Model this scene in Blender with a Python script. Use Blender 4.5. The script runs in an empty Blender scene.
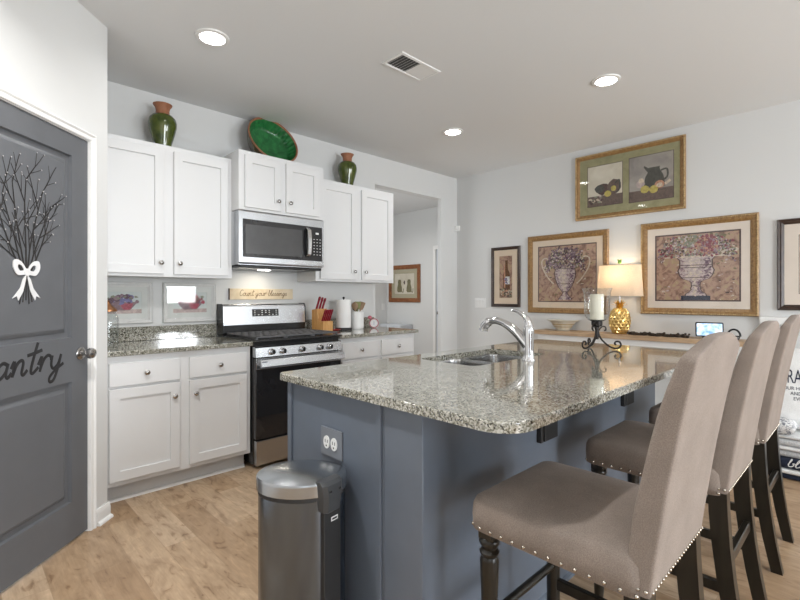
import bpy, bmesh, math, random
from mathutils import Vector, Matrix
R = math.radians
C = bpy.context.scene.collection
S = math.sqrt(0.5)

# ------------------------------------------------------------------ camera, world, big lights, exposure
cam_d = bpy.data.cameras.new('camera')
cam_d.sensor_width = 36.0
cam_d.lens = 36.0 * 462.0 / 800.0
cam_d.shift_y = -4.0 / 800.0
cam_d.clip_start = 0.02
cam = bpy.data.objects.new('camera', cam_d)
cam.location = (0, 0, 1.24)
cam.rotation_euler = (R(90), 0, R(-44.25))
C.objects.link(cam)
bpy.context.scene.camera = cam

w = bpy.data.worlds.new('daylight')
bpy.context.scene.world = w
w.use_nodes = True
w.node_tree.nodes['Background'].inputs['Color'].default_value = (0.80, 0.90, 1.0, 1)
w.node_tree.nodes['Background'].inputs['Strength'].default_value = 2.2


def area(name, loc, rot, sx, sy, power, col=(1, 1, 1), shape='RECTANGLE', spread=180):
    d = bpy.data.lights.new(name, 'AREA')
    d.shape = shape
    d.size = sx
    d.size_y = sy
    d.energy = power
    d.color = col
    d.spread = R(spread)
    o = bpy.data.objects.new(name, d)
    o.location = loc
    o.rotation_euler = rot
    C.objects.link(o)
    return o


# daylight at the small south window; patio, west and hall panels are added lights
area('added_patio_light', (1.40, -4.10, 1.15), (R(90), 0, 0), 1.6, 1.9, 98, (0.93, 0.97, 1.0))  # added main soft light, placed to leave the stool sides dark
area('window_daylight', (3.88, -4.10, 1.58), (R(90), 0, 0), 0.8, 1.0, 48, (0.93, 0.97, 1.0))
area('added_west_light', (-1.42, -2.2, 1.5), (R(90), 0, R(-90)), 1.9, 1.2, 2, (0.93, 0.97, 1.0))  # added side light for the east wall
area('added_hall_light', (3.02, 5.1, 1.5), (R(90), 0, R(-90)), 1.4, 1.2, 15, (0.95, 0.98, 1.0))  # unseen panel added to brighten the hall, which has no window
CAN_POWER = 2.2

vs = bpy.context.scene.view_settings
vs.view_transform = 'Standard'
vs.look = 'None'
vs.exposure = 0.63
vs.gamma = 1.0
vs.use_curve_mapping = False


# ------------------------------------------------------------------ mesh helper
class MB:
    def __init__(s):
        s.bm = bmesh.new()
        s.mats = []
        s.i = 0

    def m(s, mat):
        if mat not in s.mats:
            s.mats.append(mat)
        s.i = s.mats.index(mat)
        return s

    def face(s, vs_):
        try:
            f = s.bm.faces.new(vs_)
            f.material_index = s.i
            return f
        except ValueError:
            return None

    def poly(s, pts):
        return s.face([s.bm.verts.new(p) for p in pts])

    def box(s, x0, x1, y0, y1, z0, z1, bev=0.0, seg=2, f=None):
        vv = []
        for x in (x0, x1):
            for y in (y0, y1):
                for z in (z0, z1):
                    vv.append(s.bm.verts.new((x, y, z)))
        q = [(0, 1, 3, 2), (4, 6, 7, 5), (0, 4, 5, 1), (2, 3, 7, 6), (0, 2, 6, 4), (1, 5, 7, 3)]
        fs = [s.face([vv[k] for k in a]) for a in q]
        if bev > 0:
            es = list({e for fc in fs for e in fc.edges})
            r = bmesh.ops.bevel(s.bm, geom=es, offset=bev, segments=seg, profile=0.6, affect='EDGES', material=-1)
            vv = list({v for fc in r['faces'] for v in fc.verts} | {v for v in vv if v.is_valid})
        if f:
            for v in vv:
                v.co = Vector(f(v.co.x, v.co.y, v.co.z))
        return s

    def loft(s, loops, cap0=True, cap1=True, closed=True):
        L = [[s.bm.verts.new(p) for p in lp] for lp in loops]
        n = len(L[0])
        for a, b in zip(L, L[1:]):
            for k in range(n if closed else n - 1):
                s.face([a[k], a[(k + 1) % n], b[(k + 1) % n], b[k]])
        if cap0:
            s.face(L[0][::-1])
        if cap1:
            s.face(L[-1])
        return s

    def lathe(s, prof, c=(0, 0, 0), seg=32, M=None, f=None, cap0=True, cap1=True):
        c = Vector(c)
        loops = []
        for r, z in prof:
            lp = []
            for k in range(seg):
                a = 2 * math.pi * k / seg
                p = Vector((r * math.cos(a), r * math.sin(a), z))
                if M is not None:
                    p = M @ p
                p = p + c
                lp.append(f(*p) if f else p)
            loops.append(lp)
        return s.loft(loops, cap0, cap1)

    def cyl(s, p0, p1, r0, r1=None, seg=16, f=None):
        p0, p1 = Vector(p0), Vector(p1)
        d = p1 - p0
        M = d.to_track_quat('Z', 'Y').to_matrix()
        return s.lathe([(r0, 0), (r0 if r1 is None else r1, d.length)], p0, seg, M, f)

    def tube(s, pts, r, seg=8, f=None, closed=False):
        pts = [Vector(p) for p in pts]
        n = len(pts)
        loops = []
        up = None
        for i, p in enumerate(pts):
            if closed:
                t = pts[(i + 1) % n] - pts[i - 1]
            else:
                t = pts[min(i + 1, n - 1)] - pts[max(i - 1, 0)]
            if t.length < 1e-9:
                t = Vector((0, 0, 1))
            t.normalize()
            if up is None:
                up = t.orthogonal().normalized()
            up = (up - t * up.dot(t))
            up = t.orthogonal().normalized() if up.length < 1e-6 else up.normalized()
            b = t.cross(up)
            rr = r[i] if isinstance(r, (list, tuple)) else r
            lp = []
            for k in range(seg):
                a = 2 * math.pi * k / seg
                q = p + up * (rr * math.cos(a)) + b * (rr * math.sin(a))
                lp.append(f(*q) if f else q)
            loops.append(lp)
        if closed:
            loops.append(loops[0])
            return s.loft(loops, False, False)
        return s.loft(loops)

    def ball(s, c, r, sc=(1, 1, 1), seg=12, rings=8, f=None):
        prof = [(max(1e-4, math.sin(math.pi * k / rings)), -math.cos(math.pi * k / rings)) for k in range(rings + 1)]
        M = Matrix.Diagonal((r * sc[0], r * sc[1], r * sc[2]))
        return s.lathe(prof, c, seg, M, f)

    def prism(s, pts, d0, d1, f):
        return s.loft([[f(u, v, d0) for u, v in pts], [f(u, v, d1) for u, v in pts]])

    def blob(s, f, u, v, r, d, n=7, jit=0.25, sq=1.0, rnd=random):
        p = []
        a0 = rnd.random() * 6.28
        for k in range(n):
            a = a0 + 2 * math.pi * k / n
            q = r * (1 + jit * (rnd.random() * 2 - 1))
            p.append(f(u + q * math.cos(a), v + q * sq * math.sin(a), d))
        return s.poly(p)

    def build(s, name, parent=None, smooth=40, mat=None):
        if mat is not None and not s.mats:
            s.mats = [mat]
        bmesh.ops.recalc_face_normals(s.bm, faces=s.bm.faces[:])
        me = bpy.data.meshes.new(name)
        off = Vector((0, 0, 0))
        if parent is not None:
            p = parent
            while p is not None:
                off += p.location
                p = p.parent
        for v in s.bm.verts:
            v.co -= off
        s.bm.to_mesh(me)
        s.bm.free()
        for m_ in s.mats:
            me.materials.append(m_)
        me.shade_smooth()
        me.set_sharp_from_angle(angle=R(smooth))
        o = bpy.data.objects.new(name, me)
        C.objects.link(o)
        if parent is not None:
            o.parent = parent
        if smooth < 55:
            wn = o.modifiers.new('weighted_normals', 'WEIGHTED_NORMAL')
            wn.keep_sharp = True
            wn.weight = 80
        return o


def mb(mat):
    b = MB()
    b.m(mat)
    return b


def thing(name, label, cat, loc=(0, 0, 0), group=None):
    o = bpy.data.objects.new(name, None)
    o.empty_display_size = 0.05
    o.location = loc
    C.objects.link(o)
    return tag(o, label, cat, group)


def tag(o, label, cat, group=None):
    o['label'] = label
    o['category'] = cat
    if group:
        o['group'] = group
    return o


def struct(o):
    o['kind'] = 'structure'
    return o


def dup(root, loc, label):
    r = root.copy()
    C.objects.link(r)
    r.location = loc
    r['label'] = label
    for ch in list(root.children):
        c = ch.copy()
        C.objects.link(c)
        c.parent = r
        for g in ch.children:
            d = g.copy()
            C.objects.link(d)
            d.parent = c
    return r


def rrect(x0, x1, y0, y1, r, n=5):  # unseen lamp added to light the hall
    pts = []
    for cx, cy, a0 in ((x1 - r, y1 - r, 0), (x0 + r, y1 - r, 90), (x0 + r, y0 + r, 180), (x1 - r, y0 + r, 270)):
        for k in range(n + 1):
            a = R(a0 + 90 * k / n)
            pts.append((cx + r * math.cos(a), cy + r * math.sin(a)))
    return pts


def catmull(p, n=6):
    p = [Vector((*q, 0)) if len(q) == 2 else Vector(q) for q in p]
    if len(p) < 3:
        return p
    P = [p[0]] + p + [p[-1]]
    out = []
    for i in range(1, len(P) - 2):
        a, b, c, d = P[i - 1:i + 3]
        for k in range(n):
            t = k / n
            out.append(0.5 * ((2 * b) + (c - a) * t + (2 * a - 5 * b + 4 * c - d) * t * t + (3 * b - a - 3 * c + d) * t ** 3))
    out.append(p[-1])
    return out


# ------------------------------------------------------------------ materials
def nmat(name):
    m = bpy.data.materials.new(name)
    m.use_nodes = True
    nt = m.node_tree
    return m, nt, nt.nodes['Principled BSDF']


def pm(name, col, rough=0.5, metal=0.0, spec=0.5, bump=0.0, bscale=200.0, var=0.0, vscale=8.0, coat=0.0, aniso=None, **kw):
    m, nt, b = nmat(name)
    b.inputs['Base Color'].default_value = (*col, 1)
    b.inputs['Roughness'].default_value = rough
    b.inputs['Metallic'].default_value = metal
    b.inputs['Specular IOR Level'].default_value = spec
    b.inputs['Coat Weight'].default_value = coat
    b.inputs['Coat Roughness'].default_value = 0.06
    for k, v in kw.items():
        b.inputs[k.replace('_', ' ')].default_value = v
    tc = nt.nodes.new('ShaderNodeTexCoord')
    if var > 0:
        n = nt.nodes.new('ShaderNodeTexNoise')
        n.inputs['Scale'].default_value = vscale
        n.inputs['Detail'].default_value = 4
        nt.links.new(tc.outputs['Object'], n.inputs['Vector'])
        r = nt.nodes.new('ShaderNodeValToRGB')
        r.color_ramp.elements[0].position = 0.3
        r.color_ramp.elements[1].position = 0.7
        r.color_ramp.elements[0].color = (*[c * (1 - var) for c in col], 1)
        r.color_ramp.elements[1].color = (*[min(1, c * (1 + var)) for c in col], 1)
        nt.links.new(n.outputs['Fac'], r.inputs['Fac'])
        nt.links.new(r.outputs['Color'], b.inputs['Base Color'])
    if bump > 0:
        n = nt.nodes.new('ShaderNodeTexNoise')
        n.inputs['Scale'].default_value = bscale
        n.inputs['Detail'].default_value = 3
        if aniso:
            mp = nt.nodes.new('ShaderNodeMapping')
            mp.inputs['Scale'].default_value = aniso
            nt.links.new(tc.outputs['Object'], mp.inputs['Vector'])
            nt.links.new(mp.outputs['Vector'], n.inputs['Vector'])
        else:
            nt.links.new(tc.outputs['Object'], n.inputs['Vector'])
        bp = nt.nodes.new('ShaderNodeBump')
        bp.inputs['Strength'].default_value = bump
        bp.inputs['Distance'].default_value = 0.002
        nt.links.new(n.outputs['Fac'], bp.inputs['Height'])
        nt.links.new(bp.outputs['Normal'], b.inputs['Normal'])
    return m


def emat(name, col, strength):
    m, nt, b = nmat(name)
    b.inputs['Base Color'].default_value = (*col, 1)
    b.inputs['Emission Color'].default_value = (*col, 1)
    b.inputs['Emission Strength'].default_value = strength
    return m


def ramp(nt, fac, stops, interp='LINEAR'):
    r = nt.nodes.new('ShaderNodeValToRGB')
    r.color_ramp.interpolation = interp
    e = r.color_ramp.elements
    while len(e) < len(stops):
        e.new(0.5)
    for k, (p, c) in enumerate(stops):
        e[k].position = p
        e[k].color = (*c, 1)
    nt.links.new(fac, r.inputs['Fac'])
    return r.outputs['Color']


def mix(nt, fac, a, b, mode='MIX'):
    n = nt.nodes.new('ShaderNodeMix')
    n.data_type = 'RGBA'
    n.blend_type = mode
    for sock, v in ((n.inputs['Factor'], fac), (n.inputs[6], a), (n.inputs[7], b)):
        if isinstance(v, bpy.types.NodeSocket):
            nt.links.new(v, sock)
        elif isinstance(v, (int, float)):
            sock.default_value = v
        else:
            sock.default_value = (*v, 1)
    return n.outputs[2]


def granite():
    m, nt, b = nmat('granite')
    tc = nt.nodes.new('ShaderNodeTexCoord')
    ds = nt.nodes.new('ShaderNodeTexNoise')
    ds.inputs['Scale'].default_value = 60
    nt.links.new(tc.outputs['Object'], ds.inputs['Vector'])
    dv = nt.nodes.new('ShaderNodeMix')
    dv.data_type = 'VECTOR'
    dv.inputs[0].default_value = 0.012
    nt.links.new(tc.outputs['Object'], dv.inputs[4])
    nt.links.new(ds.outputs['Color'], dv.inputs[5])
    v = nt.nodes.new('ShaderNodeTexVoronoi')
    v.inputs['Scale'].default_value = 210
    nt.links.new(dv.outputs[1], v.inputs['Vector'])
    sp = nt.nodes.new('ShaderNodeSeparateColor')
    nt.links.new(v.outputs['Color'], sp.inputs['Color'])
    n = nt.nodes.new('ShaderNodeTexNoise')
    n.inputs['Scale'].default_value = 16
    n.inputs['Detail'].default_value = 4
    nt.links.new(tc.outputs['Object'], n.inputs['Vector'])
    ad = nt.nodes.new('ShaderNodeMath')
    ad.operation = 'MULTIPLY_ADD'
    ad.inputs[1].default_value = 0.75
    nt.links.new(sp.outputs['Red'], ad.inputs[0])
    mu = nt.nodes.new('ShaderNodeMath')
    mu.operation = 'MULTIPLY'
    mu.inputs[1].default_value = 0.32
    nt.links.new(n.outputs['Fac'], mu.inputs[0])
    nt.links.new(mu.outputs[0], ad.inputs[2])
    col = ramp(nt, ad.outputs[0], [(0.0, (0.016, 0.016, 0.013)), (0.22, (0.040, 0.038, 0.028)), (0.33, (0.125, 0.120, 0.088)),
                                   (0.47, (0.235, 0.228, 0.180)), (0.64, (0.34, 0.33, 0.28)), (0.85, (0.50, 0.49, 0.44))])
    nt.links.new(col, b.inputs['Base Color'])
    b.inputs['Roughness'].default_value = 0.09
    b.inputs['Specular IOR Level'].default_value = 0.9
    b.inputs['Coat Weight'].default_value = 0.5
    b.inputs['Coat Roughness'].default_value = 0.03
    return m


def plank_floor():
    m, nt, b = nmat('oak_planks')
    tc = nt.nodes.new('ShaderNodeTexCoord')
    mp = nt.nodes.new('ShaderNodeMapping')
    mp.inputs['Rotation'].default_value = (0, 0, R(90))
    nt.links.new(tc.outputs['Object'], mp.inputs['Vector'])
    br = nt.nodes.new('ShaderNodeTexBrick')
    br.offset = 0.37
    br.inputs['Scale'].default_value = 1
    br.inputs['Brick Width'].default_value = 1.22
    br.inputs['Row Height'].default_value = 0.152
    br.inputs['Mortar Size'].default_value = 0.0012
    br.inputs['Mortar Smooth'].default_value = 0.2
    br.inputs['Color1'].default_value = (0.0, 0.0, 0.0, 1)
    br.inputs['Color2'].default_value = (1, 1, 1, 1)
    br.inputs['Mortar'].default_value = (0.5, 0.5, 0.5, 1)
    nt.links.new(mp.outputs['Vector'], br.inputs['Vector'])
    base = ramp(nt, br.outputs['Color'], [(0.0, (0.345, 0.230, 0.137)), (0.35, (0.42, 0.293, 0.184)), (0.7, (0.475, 0.342, 0.222)), (1.0, (0.535, 0.402, 0.278))])
    g = nt.nodes.new('ShaderNodeTexNoise')
    g.inputs['Scale'].default_value = 3.2
    g.inputs['Detail'].default_value = 6
    g.inputs['Distortion'].default_value = 1.2
    mp2 = nt.nodes.new('ShaderNodeMapping')
    mp2.inputs['Scale'].default_value = (4.0, 1.1, 1)
    nt.links.new(tc.outputs['Object'], mp2.inputs['Vector'])
    off = nt.nodes.new('ShaderNodeVectorMath')
    off.operation = 'MULTIPLY_ADD'
    off.inputs[1].default_value = (7, 13, 5)
    nt.links.new(br.outputs['Color'], off.inputs[0])
    nt.links.new(mp2.outputs['Vector'], off.inputs[2])
    nt.links.new(off.outputs[0], g.inputs['Vector'])
    grain = ramp(nt, g.outputs['Fac'], [(0.28, (0.58, 0.53, 0.48)), (0.42, (0.88, 0.86, 0.84)), (0.55, (1, 1, 1)), (0.75, (1.15, 1.15, 1.15))])
    c1 = mix(nt, 0.85, base, grain, 'MULTIPLY')
    g2 = nt.nodes.new('ShaderNodeTexNoise')
    g2.inputs['Scale'].default_value = 14
    g2.inputs['Detail'].default_value = 5
    mp3 = nt.nodes.new('ShaderNodeMapping')
    mp3.inputs['Scale'].default_value = (8, 0.6, 1)
    nt.links.new(tc.outputs['Object'], mp3.inputs['Vector'])
    nt.links.new(mp3.outputs['Vector'], g2.inputs['Vector'])
    fine = ramp(nt, g2.outputs['Fac'], [(0.35, (0.88, 0.86, 0.84)), (0.6, (1.05, 1.05, 1.05))])
    c2 = mix(nt, 0.7, c1, fine, 'MULTIPLY')
    g3 = nt.nodes.new('ShaderNodeTexNoise')
    g3.inputs['Scale'].default_value = 9
    g3.inputs['Detail'].default_value = 7
    g3.inputs['Distortion'].default_value = 2.2
    mp4 = nt.nodes.new('ShaderNodeMapping')
    mp4.inputs['Scale'].default_value = (1.6, 0.7, 1)
    nt.links.new(tc.outputs['Object'], mp4.inputs['Vector'])
    nt.links.new(mp4.outputs['Vector'], g3.inputs['Vector'])
    knots = ramp(nt, g3.outputs['Fac'], [(0.30, (0.55, 0.47, 0.40)), (0.40, (0.92, 0.90, 0.88)), (0.58, (1, 1, 1)), (0.70, (1.14, 1.12, 1.10))])
    c2 = mix(nt, 0.9, c2, knots, 'MULTIPLY')
    fs_ = nt.nodes.new('ShaderNodeMath')
    fs_.operation = 'MULTIPLY'
    fs_.inputs[1].default_value = 0.3
    nt.links.new(br.outputs['Fac'], fs_.inputs[0])
    c3 = mix(nt, fs_.outputs[0], c2, (0.24, 0.17, 0.115))
    nt.links.new(c3, b.inputs['Base Color'])
    b.inputs['Roughness'].default_value = 0.36
    b.inputs['Specular IOR Level'].default_value = 0.4
    bp = nt.nodes.new('ShaderNodeBump')
    bp.inputs['Strength'].default_value = 0.1
    bp.inputs['Distance'].default_value = 0.001
    inv = nt.nodes.new('ShaderNodeMath')
    inv.operation = 'SUBTRACT'
    inv.inputs[0].default_value = 1
    nt.links.new(br.outputs['Fac'], inv.inputs[1])
    nt.links.new(inv.outputs[0], bp.inputs['Height'])
    nt.links.new(bp.outputs['Normal'], b.inputs['Normal'])
    return m


def fabric(name, c0, c1, scale=420):
    m, nt, b = nmat(name)
    tc = nt.nodes.new('ShaderNodeTexCoord')
    n = nt.nodes.new('ShaderNodeTexNoise')
    n.inputs['Scale'].default_value = scale
    n.inputs['Detail'].default_value = 3
    nt.links.new(tc.outputs['Object'], n.inputs['Vector'])
    n2 = nt.nodes.new('ShaderNodeTexNoise')
    n2.inputs['Scale'].default_value = 9
    n2.inputs['Detail'].default_value = 5
    nt.links.new(tc.outputs['Object'], n2.inputs['Vector'])
    col = ramp(nt, n.outputs['Fac'], [(0.3, c0), (0.7, c1)])
    blotch = ramp(nt, n2.outputs['Fac'], [(0.3, (0.86, 0.86, 0.86)), (0.7, (1.1, 1.1, 1.1))])
    nt.links.new(mix(nt, 0.8, col, blotch, 'MULTIPLY'), b.inputs['Base Color'])
    b.inputs['Roughness'].default_value = 0.9
    b.inputs['Specular IOR Level'].default_value = 0.15
    b.inputs['Sheen Weight'].default_value = 0.08
    b.inputs['Sheen Roughness'].default_value = 0.4
    bp = nt.nodes.new('ShaderNodeBump')
    bp.inputs['Strength'].default_value = 0.35
    bp.inputs['Distance'].default_value = 0.001
    nt.links.new(n.outputs['Fac'], bp.inputs['Height'])
    nt.links.new(bp.outputs['Normal'], b.inputs['Normal'])
    return m


def noise_mat(name, stops, scale, rough=0.6, detail=6, dist=0.6, spec=0.3, voro=False):
    m, nt, b = nmat(name)
    tc = nt.nodes.new('ShaderNodeTexCoord')
    n = nt.nodes.new('ShaderNodeTexNoise')
    n.inputs['Scale'].default_value = scale
    n.inputs['Detail'].default_value = detail
    n.inputs['Distortion'].default_value = dist
    nt.links.new(tc.outputs['Object'], n.inputs['Vector'])
    nt.links.new(ramp(nt, n.outputs['Fac'], stops), b.inputs['Base Color'])
    b.inputs['Roughness'].default_value = rough
    b.inputs['Specular IOR Level'].default_value = spec
    return m


def wood(name, c0, c1, c2, axis_scale, rough=0.5):
    m, nt, b = nmat(name)
    tc = nt.nodes.new('ShaderNodeTexCoord')
    mp = nt.nodes.new('ShaderNodeMapping')
    mp.inputs['Scale'].default_value = axis_scale
    n = nt.nodes.new('ShaderNodeTexNoise')
    n.inputs['Scale'].default_value = 6
    n.inputs['Detail'].default_value = 6
    n.inputs['Distortion'].default_value = 0.8
    nt.links.new(tc.outputs['Object'], mp.inputs['Vector'])
    nt.links.new(mp.outputs['Vector'], n.inputs['Vector'])
    nt.links.new(ramp(nt, n.outputs['Fac'], [(0.3, c0), (0.5, c1), (0.7, c2)]), b.inputs['Base Color'])
    b.inputs['Roughness'].default_value = rough
    return m


def pane_mat(name, refl=0.5, tint=(1, 1, 1), ior=1.45):
    m = bpy.data.materials.new(name)
    m.use_nodes = True
    nt = m.node_tree
    nt.nodes.clear()
    o = nt.nodes.new('ShaderNodeOutputMaterial')
    t = nt.nodes.new('ShaderNodeBsdfTransparent')
    t.inputs['Color'].default_value = (*tint, 1)
    g = nt.nodes.new('ShaderNodeBsdfGlossy')
    g.inputs['Roughness'].default_value = 0.03
    lw = nt.nodes.new('ShaderNodeLayerWeight')
    lw.inputs['Blend'].default_value = 0.5
    pw = nt.nodes.new('ShaderNodeMath')
    pw.operation = 'POWER'
    pw.inputs[1].default_value = 4.0
    nt.links.new(lw.outputs['Facing'], pw.inputs[0])
    f = nt.nodes.new('ShaderNodeMath')
    f.operation = 'MULTIPLY_ADD'
    f.inputs[1].default_value = 0.8
    f.inputs[2].default_value = ((ior - 1) / (ior + 1)) ** 2 * 1.6
    nt.links.new(pw.outputs[0], f.inputs[0])
    mx = nt.nodes.new('ShaderNodeMixShader')
    nt.links.new(f.outputs[0], mx.inputs[0])
    nt.links.new(t.outputs[0], mx.inputs[1])
    nt.links.new(g.outputs[0], mx.inputs[2])
    nt.links.new(mx.outputs[0], o.inputs['Surface'])
    return m


WALL = pm('wall_paint', (0.68, 0.685, 0.68), 0.85, spec=0.2, bump=0.08, bscale=180)
CEIL = pm('ceiling_paint', (0.735, 0.745, 0.75), 0.9, spec=0.1, bump=0.15, bscale=120)
TRIM = pm('trim_white', (0.80, 0.80, 0.79), 0.4, bump=0.02, bscale=60)
CAB = pm('cabinet_white', (0.72, 0.725, 0.73), 0.38, bump=0.02, bscale=60)
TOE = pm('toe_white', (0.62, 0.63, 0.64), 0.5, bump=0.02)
DOORG = pm('door_charcoal', (0.118, 0.124, 0.135), 0.42, bump=0.04, bscale=90, var=0.04)
ISL = pm('island_slate', (0.120, 0.143, 0.180), 0.35, bump=0.05, bscale=70, var=0.05)
GRAN = granite()
FLOOR = plank_floor()
STEEL = pm('brushed_steel', (0.53, 0.545, 0.565), 0.27, 1.0, bump=0.05, bscale=60, aniso=(1, 1, 40), var=0.05, vscale=5)
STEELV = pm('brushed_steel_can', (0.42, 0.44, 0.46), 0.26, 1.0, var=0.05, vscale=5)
STEELD = pm('can_steel_dark_reflection', (0.155, 0.185, 0.23), 0.17, 1.0, bump=0.06, bscale=50, aniso=(30, 30, 0.5), var=0.05, vscale=5)  # can body: dark reflections put into a darker, bluer base colour
CHROME = pm('chrome', (0.72, 0.72, 0.73), 0.08, 1.0, var=0.02)
NICKEL = pm('satin_nickel', (0.42, 0.41, 0.40), 0.25, 1.0, var=0.03)
SINKM = pm('sink_steel', (0.55, 0.55, 0.55), 0.22, 1.0, bump=0.02, bscale=90)
BLACK = pm('black_enamel', (0.012, 0.012, 0.013), 0.22, bump=0.02)
BLACKM = pm('black_matte', (0.016, 0.016, 0.017), 0.55, bump=0.1)
GLASSB = pm('black_glass', (0.016, 0.016, 0.018), 0.04, spec=0.6, var=0.1)
MWGLASS = pm('microwave_glass', (0.055, 0.055, 0.057), 0.05, spec=0.7, var=0.1)
IRON = pm('cast_iron', (0.10, 0.10, 0.105), 0.55, bump=0.2, bscale=300)
DGREY = pm('dark_grey_plastic', (0.045, 0.047, 0.05), 0.4, bump=0.03)
UPH = fabric('taupe_upholstery', (0.200, 0.162, 0.137), (0.29, 0.243, 0.212))
ESP = wood('espresso_wood', (0.007, 0.006, 0.004), (0.012, 0.010, 0.007), (0.019, 0.016, 0.011), (6, 6, 0.8), 0.28)
NAIL = pm('antique_nail', (0.50, 0.46, 0.40), 0.25, 1.0, var=0.1)
GOLDF = noise_mat('gilt_frame', [(0.3, (0.18, 0.09, 0.026)), (0.5, (0.27, 0.15, 0.05)), (0.75, (0.36, 0.22, 0.085))], 60, 0.38, spec=0.6)
GOLDD = noise_mat('gilt_bead', [(0.3, (0.24, 0.14, 0.05)), (0.7, (0.66, 0.48, 0.24))], 60, 0.35, spec=0.6)
DARKF = wood('dark_walnut_frame', (0.020, 0.010, 0.007), (0.036, 0.018, 0.012), (0.055, 0.03, 0.018), (3, 3, 3), 0.35)
BROWNF = wood('cherry_frame', (0.15, 0.05, 0.015), (0.22, 0.075, 0.022), (0.29, 0.11, 0.035), (3, 3, 3), 0.4)
WHITEF = pm('whitewashed_frame', (0.66, 0.66, 0.65), 0.45, var=0.06, vscale=30)
MATC = pm('cream_mat', (0.68, 0.56, 0.43), 0.8, var=0.03)
MATP = pm('pale_mat', (0.72, 0.64, 0.56), 0.8, var=0.03)
MATG = noise_mat('sage_mat', [(0.3, (0.27, 0.26, 0.14)), (0.7, (0.35, 0.33, 0.19))], 14, 0.8)
MATW = pm('white_mat', (0.62, 0.64, 0.62), 0.8, var=0.02)
MATT = pm('tan_mat', (0.40, 0.36, 0.25), 0.8, var=0.03)
PANE = pane_mat('picture_glazing')
ARTB = noise_mat('art_brown', [(0.28, (0.13, 0.07, 0.05)), (0.42, (0.29, 0.175, 0.125)), (0.54, (0.42, 0.27, 0.20)), (0.64, (0.40, 0.30, 0.17)), (0.78, (0.52, 0.40, 0.27))], 11, 0.7, 9, 2.0)
ARTG = noise_mat('art_grey', [(0.3, (0.24, 0.22, 0.21)), (0.7, (0.42, 0.39, 0.35))], 6, 0.7)
ARTC = noise_mat('art_cream', [(0.3, (0.55, 0.50, 0.40)), (0.7, (0.68, 0.64, 0.54))], 6, 0.7)
ARTW = noise_mat('art_pale', [(0.3, (0.52, 0.58, 0.58)), (0.7, (0.64, 0.68, 0.66))], 8, 0.7)
ARTR = noise_mat('art_rose', [(0.3, (0.25, 0.10, 0.08)), (0.7, (0.50, 0.28, 0.20))], 9, 0.7)


def paint(name, c):
    return noise_mat('paint_' + name, [(0.3, tuple(x * 0.72 for x in c)), (0.7, tuple(min(1, x * 1.2) for x in c))], 45, 0.75, 4, 1.0, 0.2)


P_MAUVE = paint('mauve', (0.28, 0.19, 0.22))
P_PLUM = paint('plum', (0.13, 0.075, 0.11))
P_WINE = paint('wine', (0.24, 0.06, 0.075))
P_CREAM = paint('cream', (0.60, 0.51, 0.40))
P_STONE = paint('stone', (0.50, 0.41, 0.39))
P_SHADE = paint('umber', (0.10, 0.065, 0.06))
P_OLIVE = paint('olive', (0.19, 0.17, 0.09))
P_SAGE = paint('sage', (0.24, 0.25, 0.19))
P_LEMON = paint('lemon', (0.50, 0.42, 0.12))
P_PEACH = paint('peach', (0.50, 0.26, 0.17))
P_PEWT = paint('pewter', (0.085, 0.085, 0.075))
P_TABLE = paint('tabletop', (0.15, 0.11, 0.095))
P_BLUE = paint('violet_blue', (0.20, 0.20, 0.40))
P_RED = paint('red', (0.42, 0.10, 0.14))
P_DKBR = paint('dark_brown', (0.13, 0.06, 0.025))
P_WHITE = paint('white', (0.68, 0.68, 0.66))
P_NAVY = paint('ink_navy', (0.03, 0.035, 0.06))
GREENGL = noise_mat('green_glaze', [(0.3, (0.022, 0.035, 0.004)), (0.5, (0.055, 0.08, 0.008)), (0.75, (0.10, 0.11, 0.015))], 14, 0.06, spec=0.7)
GREENB = noise_mat('emerald_glaze', [(0.3, (0.008, 0.09, 0.025)), (0.7, (0.03, 0.22, 0.06))], 18, 0.1, spec=0.7)
BROWNGL = noise_mat('brown_glaze', [(0.3, (0.03, 0.018, 0.008)), (0.6, (0.08, 0.07, 0.015)), (0.8, (0.16, 0.06, 0.02))], 20, 0.12, spec=0.6)
TERRA = noise_mat('terracotta', [(0.3, (0.26, 0.10, 0.05)), (0.7, (0.38, 0.17, 0.095))], 20, 0.5)
CLEARG = pane_mat('clear_glass', tint=(0.95, 0.96, 0.96), ior=1.38)
WAXM = pm('candle_wax', (0.86, 0.80, 0.66), 0.5, var=0.02)
WROUGHT = pm('wrought_iron', (0.022, 0.018, 0.016), 0.42, 0.4, bump=0.2, bscale=200)
GOLDP = pm('polished_gold', (0.78, 0.56, 0.22), 0.3, 1.0, var=0.12, vscale=30)
CERAM = pm('white_ceramic', (0.80, 0.80, 0.79), 0.18, spec=0.6, var=0.01)
PAPER = pm('paper_towel', (0.84, 0.84, 0.83), 0.9, bump=0.4, bscale=300)
BAMB = wood('bamboo_block', (0.50, 0.24, 0.075), (0.60, 0.32, 0.11), (0.66, 0.39, 0.16), (10, 10, 1), 0.45)
WOODT = wood('utensil_wood', (0.20, 0.12, 0.065), (0.30, 0.19, 0.11), (0.36, 0.25, 0.16), (6, 6, 1), 0.6)
REDH = pm('red_handle', (0.24, 0.012, 0.028), 0.3, var=0.06)
REDB = pm('red_box', (0.28, 0.02, 0.02), 0.35, var=0.06)
WOODC = wood('console_wood', (0.34, 0.22, 0.13), (0.45, 0.31, 0.19), (0.53, 0.38, 0.25), (6, 0.8, 6), 0.5)
PINK = pm('pink_plastic', (0.50, 0.13, 0.17), 0.35, var=0.03)
OUTL = pm('outlet_white', (0.76, 0.76, 0.75), 0.35, var=0.01)
GREYPL = pm('grey_plate', (0.17, 0.185, 0.21), 0.4, var=0.02)
INK = pm('lettering_black', (0.015, 0.015, 0.017), 0.6, var=0.05)
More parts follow.
